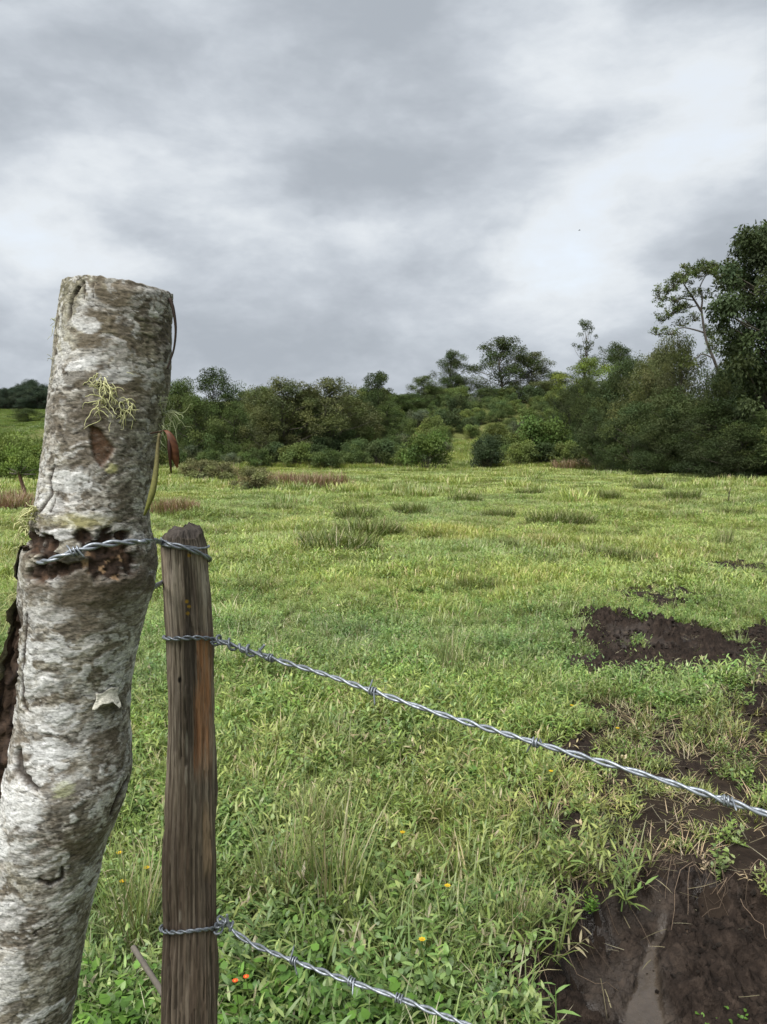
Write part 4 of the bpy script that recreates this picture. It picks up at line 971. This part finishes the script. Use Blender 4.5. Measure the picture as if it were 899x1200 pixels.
    for (u, v) in ((148, 1058), (152, 1095), (176, 1075), (523, 1100), (489, 1172), (670, 862), (725, 892), (470, 1030), (640, 950)):
        flower(u, v, .17, (.62, .44, .02), (.5, .3, .02), 7, .012, 'yellow_flower', 'small yellow wildflower standing in the grass', 'yellow wildflowers')
    for (u, v) in ((290, 1232), (276, 1240)):
        flower(u, v, .20, (.72, .10, .03), (.75, .3, .04), 9, .009, 'red_flower', 'small orange-red flower head above the leaves by the slender post', 'orange-red flowers')
    # twig by the post foot, dead stick in the pasture
    a, b = at(156, 1110, 1.42), at(196, 1172, 1.30); dv = b - a
    st = b + dv * ((b[2] + .02) / -dv[2]) if dv[2] < 0 else b
    mb = MB(); pts = spline([a - st, a * .7 + b * .3 + np.array([.006, 0, 0]) - st, b - st, b * .4 + st * .6 - st, st - st], 24); tube(mb, pts, np.linspace(.0055, .008, 24), 7, (0.13, 0.115, 0.095))
    o = mb.build('dead_twig', M_TREEBARK); o.location = st; tag(o, 'bare grey twig leaning beside the foot of the slender post', 'twig')
    p = ground_pt(853, 592); mb = MB(); tube(mb, spline([(0, 0, -.05), (.02, 0, .17), (.03, 0, .33), (.07, 0, .5)], 10), np.linspace(.018, .01, 10), 6, (.06, .045, .035)); tube(mb, spline([(.03, 0, .3), (-.02, 0, .4), (-.04, 0, .47)], 6), .009, 5, (.06, .045, .035))
    o = mb.build('dead_stick', M_TREEBARK); o.location = (p[0], p[1], float(T(p[0], p[1]))); tag(o, 'thin dark forked stick standing in the pasture before the thicket', 'stick')
build_plants()

# ------------------------------------------------------------------ trees and bushes
def leaf_cloud(mb, centres, radii, n, size, q, flat_=.75, droop=.25, shell=.55, cvar=.34, hue=None):
    w = radii ** 2; cnt = np.maximum(8, (n * w / w.sum()).astype(int))
    for c, r, k in zip(centres, radii, cnt):
        d = q.normal(0, 1, (k, 3)); d /= np.linalg.norm(d, axis=1)[:, None]; d[:, 2] = np.where((d[:, 2] < -.2) & (q.random(k) < .45), -d[:, 2], d[:, 2])
        rr = r * (shell + (1 - shell) * q.random(k) ** .6) * (1 + .28 * vnoise(d[:, 0] * 2.3 + c[0], d[:, 1] * 2.3 + c[1], d[:, 2] * 2.3 + c[2]))
        inner = q.random(k) < .22; rr = np.where(inner, rr * q.random(k), rr)
        p = c + d * rr[:, None] * np.array([1, 1, flat_])
        ax = q.normal(0, 1, (k, 3)) + d * .7; ax[:, 2] -= droop * 1.5; ax /= np.linalg.norm(ax, axis=1)[:, None]
        nr = d * .6 + np.array([0, 0, .5]) + q.normal(0, .55, (k, 3)); sd_ = np.cross(ax, nr); sd_ /= np.linalg.norm(sd_, axis=1)[:, None] + 1e-9
        L = size * q.uniform(.65, 1.35, k)[:, None]; Wd = L * q.uniform(.38, .6, k)[:, None]
        nn = np.cross(sd_, ax)
        V = np.stack([p, p + ax * L * .45 - sd_ * Wd * .5 + nn * L * .07, p + ax * L, p + ax * L * .45 + sd_ * Wd * .5 + nn * L * .07], 1).reshape(-1, 3)
        o = np.arange(k)[:, None] * 4
        cc = q.uniform(1 - cvar, 1 + cvar) * np.array([q.uniform(.9, 1.12), 1, q.uniform(.85, 1.15)]) * q.uniform(.78, 1.22, (k, 1))
        mb.add(V, [o + np.array([[0, 1, 2, 3]])], np.repeat(cc, 4, 0))
BARKC = np.array([0.10, 0.088, 0.072])
def limb(mb, a, b, r0, r1, q, bend=.12, n=9, col=BARKC, k=7):
    a, b = np.asarray(a, float), np.asarray(b, float); L = np.linalg.norm(b - a)
    mid = [a + (b - a) * f + q.normal(0, bend * L * .35, 3) * np.array([1, 1, .4]) for f in (.35, .7)]
    pts = spline([a] + mid + [b], n); tube(mb, pts, np.linspace(r0, r1, n), k, col * q.uniform(.85, 1.15), False); return pts
def make_tree(seed, h, base, cw, nclump, leaves, size, r_cl, flat_=.95, droop=.25, shape='dome', trunk_r=.16, lean=(0, 0), shell=.5):
    """h height, base: crown starts at base*h, cw crown half-width"""
    q = np.random.default_rng(seed); tb, lb = MB(), MB()
    top = np.array([lean[0], lean[1], h * .78]); trunk = limb(tb, (0, 0, -.3), top, trunk_r, trunk_r * .25, q, .08, 14, BARKC, 9)
    cs, rs = [], []
    for i in range(nclump):
        f = (i + .5) / nclump; z = base + (1 - base) * (f ** .8); az = i * 2.399963 + q.normal(0, .3)
        zz = (z - base) / (1 - base)
        if shape == 'dome': env = math.sqrt(max(.03, 1 - zz ** 3.4)) * (.74 + .26 * min(1, zz * 3))
        elif shape == 'column': env = (.45 + .55 * math.sin(math.pi * min(1, zz * 1.05)))
        else: env = (.35 + .65 * zz ** .7) * (1 if zz < .8 else .85)
        rad_ = cw * env * (q.uniform(.45, 1.16) if i % 3 else q.uniform(.05, .5)); r = r_cl * (q.uniform(.45, .8) if q.random() < .4 else q.uniform(.8, 1.4))
        c = np.array([math.sin(az) * rad_, math.cos(az) * rad_, z * h - r * .6 * zz + q.normal(0, .03) * h]) + np.array([lean[0], lean[1], 0]) * z
        cs.append(c); rs.append(r)
        j = int(np.clip((c[2] / (h * .78) - .22) * 13, 2, 13)); limb(tb, trunk[j], c, max(.02, trunk_r * .38 * (1 - zz * .5)), .015, q, .16, 7, BARKC, 5)
    leaf_cloud(lb, np.array(cs), np.array(rs), leaves, size, q, flat_, droop, shell)
    return tb.mesh('trunk', M_TREEBARK), lb.mesh('crown', M_LEAF, False)
def make_bush(seed, h, cw, nclump, leaves, size, r_cl, droop=.1):
    q = np.random.default_rng(seed); tb, lb = MB(), MB(); cs, rs = [], []
    for i in range(nclump):
        az = i * 2.4 + q.normal(0, .4); z = q.uniform(.18, .88); rad_ = cw * math.sqrt(max(.05, 1 - z ** 2)) * q.uniform(.3, 1); r = r_cl * q.uniform(.7, 1.3)
        c = np.array([math.sin(az) * rad_, math.cos(az) * rad_, z * h]); cs.append(c); rs.append(r)
        limb(tb, (q.normal(0, .1), q.normal(0, .1), -.2), c, .035, .01, q, .12, 6, BARKC, 4)
    leaf_cloud(lb, np.array(cs), np.array(rs), leaves, size, q, .95, droop, .4)
    return tb.mesh('stems', M_TREEBARK), lb.mesh('foliage', M_LEAF, False)
PROTO = {
    'broad': [make_tree(501 + k, 10, .06, 4.1, 62, 20000, .20, 1.15, .95, .35, 'dome', .16, shell=.35) for k in range(4)],
    'airy': [make_tree(521 + k, 10, .14, 3.9, 60, 17000, .19, .95, .9, .3, 'dome', .17, shell=.3) for k in range(3)],
    'small': [make_tree(541, 9, .42, 2.3, 26, 9000, .20, .9, .75)],
    'gum': [make_tree(551, 14, .42, 1.7, 24, 2300, .22, .55, .9, .7, 'column', .14)],
    'thick': [make_tree(561 + k, 9, .05, 3.6, 60, 26000, .17, 1.05, .85, .5, 'dome', .15) for k in range(3)],
}
BUSH = [make_bush(601 + k, 2.6, 1.9, 22, 5200, .18, .62) for k in range(5)]
SHRUB = [make_bush(621 + k, 2.2, 1.7, 26, 7000, .13, .5, .3) for k in range(3)]
def put(kind, protos, x, y, zs, xs_, colr, label, cat, group, q, name, parts):
    root = thing(name, (x, y, float(T(x, y)) - .05), label, cat, group); root.rotation_euler = (0, 0, q.uniform(0, 6.28)); root.scale = (xs_, xs_, zs)
    for me, nm in zip(protos, parts):
        o = obj(nm, me, root); o.color = (*colr, 1)
    return root
def tree_at(kind, k, u, vtop, d, wpx, colr, label, group, q, nominal=None):
    """tree whose top is seen at (u, vtop) at distance d, crown width in photo pixels"""
    top = at(u, vtop, d); p = PROTO[kind][k % len(PROTO[kind])]
    hz = {'broad': 10, 'airy': 10, 'small': 9, 'gum': 14, 'thick': 9}[kind]; hw = {'broad': 4.4, 'airy': 4.0, 'small': 2.7, 'gum': 2.1, 'thick': 4.3}[kind]
    zs = (top[2] - float(T(top[0], d))) / hz; xs_ = wpx / F * d / 2 / hw
    return put(kind, p, top[0], d, zs, xs_, colr, label, 'tree', group, q, {'broad': 'broadleaf_tree', 'airy': 'domed_tree', 'small': 'slender_tree', 'gum': 'gum_tree', 'thick': 'thicket_tree'}[kind], ('trunk', 'crown'))
GD, GM, GB, GO = (0.056, 0.078, 0.030), (0.086, 0.118, 0.040), (0.16, 0.205, 0.045), (0.095, 0.110, 0.045)
def build_trees():
    q = np.random.default_rng(41); G1, G2 = 'trees on the rise behind the pasture', 'trees of the thicket along the right edge'
    tree_at('broad', 0, 208, 446, 66, 66, GM, 'rounded mid green tree just beside the lichen trunk', G1, q)
    tree_at('broad', 1, 250, 431, 72, 84, GD, 'tall dark tree rising over its neighbours near the lichen trunk', G1, q)
    tree_at('broad', 2, 300, 452, 69, 60, GO, 'low olive tree between the dark tree and the broad pale-stemmed tree', G1, q)
    tree_at('airy', 0, 333, 443, 65, 104, GO, 'broad olive tree with pale stems showing beneath its crown', G1, q)
    tree_at('airy', 1, 388, 440, 66, 92, GO, 'broad olive tree next to the small dark tree on a thin stem', G1, q)
    tree_at('broad', 3, 415, 462, 72, 60, GD, 'low dark tree filling the gap under the thin-stemmed tree', G1, q)
    tree_at('small', 0, 442, 433, 80, 40, GD, 'small dark tree on a thin stem standing clear on the skyline', G1, q)
    tree_at('broad', 1, 470, 462, 86, 56, GM, 'low mid green tree in the dip of the skyline', G1, q)
    tree_at('airy', 2, 496, 441, 92, 42, GM, 'feathery tree just left of the two tall domed trees', G1, q)
    tree_at('airy', 0, 530, 410, 100, 46, GD, 'round open-crowned tree before the tallest domed tree', G1, q)
    tree_at('broad', 2, 538, 440, 97, 64, GD, 'dense dark tree at the foot of the round open-crowned tree', G1, q)
    tree_at('airy', 1, 590, 393, 100, 84, (0.050, 0.070, 0.026), 'tallest domed tree on the rise with branches showing through', G1, q)
    tree_at('airy', 2, 622, 414, 101, 60, GO, 'sloping olive tree leaning out of the tallest domed tree', G1, q)
    tree_at('broad', 0, 655, 436, 98, 60, GD, 'low dark tree between the domed tree and the yellow-green tree', G1, q)
    tree_at('broad', 1, 690, 419, 88, 74, GB, 'bright yellow-green tree under the slim gum tree', G1, q)
    tree_at('gum', 0, 687, 372, 112, 32, GD, 'slim tall gum tree poking above the skyline', G1, q)
    tree_at('airy', 0, 722, 402, 96, 62, GD, 'flat-topped open tree beside the slim gum tree', G1, q)
    tree_at('broad', 3, 770, 412, 72, 70, GO, 'olive tree between the flat-topped tree and the leaning open tree', G1, q)
    tree_at('broad', 0, 600, 452, 95, 50, GD, 'dark tree standing under the tallest domed tree', G1, q)
    tree_at('broad', 2, 570, 455, 93, 44, GD, 'dark low tree below the gap of the two domed trees', G1, q)
    tree_at('broad', 3, 640, 446, 93, 50, GO, 'olive low tree below the sloping olive tree', G1, q)
    for k, (u, vt, d, w, c) in enumerate(((228, 462, 64, 60, GM), (275, 470, 64, 60, GM), (310, 474, 63, 56, GO), (360, 462, 67, 64, GD), (420, 474, 68, 54, GO), (455, 470, 74, 56, GM), (485, 462, 88, 50, GD), (510, 452, 92, 44, GM), (185, 455, 68, 60, GM))):
        tree_at('broad', k, u, vt, d, w, c, 'rounded low tree filling the wooded edge behind the pasture', G1, q)
    # thicket on the right
    for k, (u, vt, d, w, c) in enumerate(((735, 418, 62, 70, GD), (778, 404, 58, 66, GO), (668, 452, 74, 56, GD), (866, 412, 47, 60, GD), (880, 450, 45, 70, GD), (690, 440, 70, 50, GD), (715, 445, 62, 78, GD), (700, 480, 58, 60, GD), (760, 425, 56, 84, GO), (745, 470, 52, 90, GD), (800, 400, 54, 84, GO), (790, 455, 47, 110, GD), (850, 425, 48, 90, GD), (840, 470, 42, 120, GD), (895, 440, 44, 110, GD), (905, 480, 39, 120, GM), (870, 500, 38.5, 100, GD), (770, 500, 46, 80, GD), (725, 505, 54, 60, GD), (950, 430, 42, 140, GD), (1000, 400, 44, 150, GD))):
        tree_at('thick', k, u, vt, d, w, tuple(np.array(c) * q.uniform(.8, 1.1)), 'dense dark tree crowded into the thicket along the pasture edge', G2, q)
    # far wooded hill on the left
    for k in range(56):
        u = q.uniform(-60, 66); d = q.uniform(205, 240); p = at(u, 500, d); vt = np.interp(u, [-60, 0, 20, 40, 50, 66], [466, 455, 449, 440, 446, 458]) + q.uniform(0, 14)
        tree_at('broad', k, u, vt, d, q.uniform(20, 34), (0.046, 0.066, 0.044), 'dark tree of the far wooded hilltop', 'trees on the far hilltop', q)
    tree_at('broad', 2, 31, 478, 140, 40, GD, 'lone round dark tree on the far grassy hillside', G1, q)
    # bushes by the far left fence
    for (u, v, s) in ((8, 566, 1.0), (24, 563, 1.1), (40, 562, 1.0), (-12, 566, 1.1), (52, 560, .9)):
        d = 43 + q.uniform(-2, 2); p = at(u, 560, d); b = BUSH[q.integers(5)]
        put('bush', b, p[0], d, s * .85, s * .7, (0.145, 0.20, 0.055), 'bright leafy bush at the far field edge beyond the trunk post', 'bush', 'bushes beyond the trunk post', q, 'leafy_bush', ('stems', 'foliage'))
    D = 26.0; p = at(31, 583, D); org = np.array([p[0], D, float(T(p[0], D))]); r3 = np.random.default_rng(5)
    root = thing('young_tree', org, 'small leafy tree on a bare brown stem beyond the trunk post', 'tree'); tb, lb = MB(), MB(); px = lambda u, v, dy=0: at(u, v, D + dy) - org
    tube(tb, spline([px(33, 596), px(31, 583), px(27, 570), px(24, 560), px(22, 548)], 14), np.linspace(.085, .05, 14), 8, (.10, .06, .04)); cs, rs = [], []
    for (u, v) in ((8, 548), (16, 540), (28, 536), (38, 541), (46, 549), (40, 556), (24, 552), (12, 556), (2, 554), (32, 545), (20, 546), (48, 556)):
        c = px(u + r3.uniform(-2, 2), v, r3.uniform(-.5, .5)); cs.append(c); rs.append(r3.uniform(.16, .28)); limb(tb, px(23, 555), c, .025, .008, r3, .1, 5, BARKC, 5)
    leaf_cloud(lb, np.array(cs), np.array(rs), 3600, .075, r3, .85, .2, .3); tb.build('trunk', M_TREEBARK, root); o = lb.build('crown', M_LEAF, root, False); o.color = (0.15, 0.21, 0.055, 1)
    # bushes on the slope
    n = 0; pts = []
    tries = 0
    while n < 230 and tries < 9000:
        tries += 1
        u = q.uniform(165, 700); d = q.uniform(60, 66) if (u < 420 and q.random() < .8) else q.uniform(61, 97); p = at(u, 520, d); x = p[0]
        if any((x - a) ** 2 + (d - b) ** 2 < 1.55 ** 2 for a, b in pts): continue
        if 522 < u < 562 and d < 74: continue
        pts.append((x, d)); n += 1; s = q.uniform(.4, .85); r = q.random()
        if r < .34: c, lb, b = (0.122, 0.158, 0.048), 'bright green bush on the overgrown slope', BUSH[q.integers(5)]
        elif r < .72: c, lb, b = (0.090, 0.130, 0.046), 'mid green bush on the overgrown slope', SHRUB[q.integers(3)]
        elif r < .86: c, lb, b = (0.12, 0.145, 0.082), 'grey-green bush on the overgrown slope', SHRUB[q.integers(3)]
        else: c, lb, b = (0.058, 0.082, 0.034), 'dark green bush on the overgrown slope', BUSH[q.integers(5)]
        put('bush', b, x, d, s * q.uniform(.8, 1.15), s, tuple(np.array(c) * q.uniform(.85, 1.15)), lb, 'bush', 'bushes on the overgrown slope', q, 'slope_bush', ('stems', 'foliage'))
    for (u, v, s, lb) in ((568, 545, .95, 'rounded dark bush standing at the foot of the overgrown slope'), (635, 541, 1.25, 'tall bright bush at the foot of the overgrown slope'), (500, 548, .9, 'mounded bush at the middle of the pasture edge')):
        p = ground_pt(u, v + 4); put('bush', SHRUB[0] if 'dark' in lb else BUSH[1], p[0], p[1], s * 1.15, s, (0.048, 0.072, 0.034) if 'dark' in lb else (0.085, 0.13, 0.034), lb, 'bush', 'bushes at the slope foot', q, 'slope_bush', ('stems', 'foliage'))
    for (u, v, s) in ((298, 575, .42), (232, 562, .5), (258, 562, .45)):
        p = ground_pt(u, v); put('bush', SHRUB[1], p[0], p[1], s, s * 1.3, (0.17, 0.175, 0.085), 'low dull green bush among the rough grass of the pasture', 'bush', 'low bushes in the rough grass', q, 'low_bush', ('stems', 'foliage'))
    # bushes along the thicket foot
    for k in range(26):
        f = k / 25; u = 690 + 240 * f; d = 63 - 25.5 * f + q.uniform(0, 1.5); p = at(u, 540, d); s = q.uniform(.6, 1.05); c = [(0.068, 0.10, 0.036), (0.05, 0.072, 0.032), (0.095, 0.135, 0.042)][q.integers(3)]
        put('bush', BUSH[q.integers(5)] if k % 2 else SHRUB[q.integers(3)], p[0], d - 1.5, s, s, c, 'leafy bush along the foot of the dark thicket', 'bush', 'bushes along the thicket foot', q, 'thicket_bush', ('stems', 'foliage'))
    # leaning open tree
    D = 50.0; r2 = np.random.default_rng(77)
    base = at(838, 560, D); bz = float(T(base[0], D)); org = np.array([base[0], D, bz])
    root = thing('open_leaning_tree', org, 'leaning open tree with bare crooked limbs and flat leaf sprays', 'tree', G2); tb, lb = MB(), MB()
    px = lambda u, v, dy=0: at(u, v, D + dy) - org
    def poly(pts, r0, r1, nn=16): tube(tb, spline([px(*p) for p in pts], nn), np.linspace(r0 * .62, r1 * .5, nn), 7, np.array([.085, .075, .064]), False)
    poly([(838, 562), (842, 500), (846, 455), (838, 425), (828, 400), (824, 378), (822, 362)], .24, .13, 24)
    poly([(822, 365), (814, 352), (806, 340), (800, 330), (796, 322)], .13, .05)
    poly([(822, 362), (823, 350), (820, 338), (826, 325), (832, 318)], .11, .04)
    poly([(826, 390), (812, 386), (800, 384), (788, 388), (775, 392)], .10, .03)
    poly([(814, 352), (800, 350), (790, 352), (782, 348), (776, 342)], .07, .025)
    poly([(836, 420), (824, 415), (815, 420), (806, 425)], .09, .03)
    poly([(818, 358), (802, 362), (792, 366), (780, 368)], .06, .02)
    poly([(842, 430, 0), (856, 418, .5), (866, 405, 1), (872, 395, 1)], .08, .03)
    poly([(806, 340), (800, 332, 1), (790, 328, 1.5)], .05, .02)
    sp = [(812, 316, 22, 8), (830, 314, 22, 8), (822, 320, 18, 7), (840, 322, 12, 6), (800, 326, 12, 7), (782, 338, 12, 7), (774, 346, 9, 7), (790, 332, 8, 5), (785, 364, 16, 8), (796, 358, 12, 6), (778, 372, 9, 6), (770, 388, 8, 4), (784, 388, 9, 4), (800, 378, 8, 5), (815, 372, 6, 5), (832, 388, 8, 8), (812, 344, 8, 6), (836, 405, 9, 9), (808, 424, 9, 7), (868, 396, 9, 9), (792, 350, 7, 4), (826, 345, 7, 6)]
    for (u, v, a, b) in sp:
        c = px(u, v, r2.uniform(-1.2, 1.2)); cs, rs = [], []
        for _ in range(16): cs.append(c + np.array([r2.uniform(-1, 1) * a, r2.uniform(-.8, .8) * a, r2.uniform(-.9, .9) * b]) / F * D); rs.append(r2.uniform(.10, .30))
        leaf_cloud(lb, np.array(cs), np.array(rs), int(a * b * 6.5), .125, r2, .8, .2, .1)
        # twigs to the spray
        for cc in cs: limb(tb, c + np.array([0, 0, -.25]), cc, .018, .008, r2, .1, 4, BARKC, 4)
    tb.build('trunk', M_TREEBARK, root); o = lb.build('crown', M_LEAF, root, False); o.color = (0.10, 0.13, 0.045, 1)
    # big tree at the right
    D = 41.0; base = at(905, 562, D); bz = float(T(base[0], D)); org = np.array([base[0], D, bz])
    root = thing('great_dark_tree', org, 'great dark leafy tree, tallest of all, at the end of the thicket', 'tree', G2); tb, lb = MB(), MB(); cs, rs = [], []
    tr = limb(tb, (0, 0, -.3), np.array([.5, 0, 11.0]), .34, .10, r2, .06, 16, BARKC, 10)
    for i in range(140):
        v = r2.uniform(272, 490); ctr = np.interp(v, [265, 300, 350, 400, 490], [906, 912, 915, 920, 930]); half = np.interp(v, [265, 285, 310, 350, 380, 420, 490], [16, 40, 58, 74, 78, 70, 60])
        u = ctr + half * r2.uniform(-1, 1); dy = half / F * D * r2.uniform(-1, 1) * .9
        c = at(u, v, D + dy) - org; cs.append(c); rs.append(r2.uniform(.5, .95))
        limb(tb, tr[int(np.clip(c[2] / 11 * 15 - 2, 3, 15))], c, .07, .015, r2, .12, 6, BARKC, 5)
    leaf_cloud(lb, np.array(cs), np.array(rs), 46000, .20, r2, .85, .8, .35, .25)
    tb.build('trunk', M_TREEBARK, root); o = lb.build('crown', M_LEAF, root, False); o.color = (0.052, 0.072, 0.032, 1)
    # a bird high over the slope
    p = at(679, 270, 95); root = thing('bird', p, 'tiny dark bird flying under the grey clouds', 'bird'); mb = MB()
    tube(mb, spline([(-.13, 0, 0), (-.06, 0, .01), (.04, 0, .01), (.12, 0, .02), (.16, 0, .015)], 10), np.array([.008, .02, .03, .035, .035, .03, .025, .022, .018, .004]), 7, (.03, .03, .03)); mb.build('body', M_PLAIN, root)
    for s in (-1, 1):
        mb = MB(); V = np.array([[-.03, .02 * s, .02], [.06, .02 * s, .02], [.06, .13 * s, .07], [.02, .27 * s, .05], [-.03, .14 * s, .06]]); V = np.concatenate([V, V + [0, 0, .006]])
        f5 = np.array([[0, 1, 2, 3, 4]]); mb.add(V, [f5, f5[:, ::-1] + 5], (.03, .03, .03)); mb.build('wing', M_PLAIN, root, False)
build_trees()
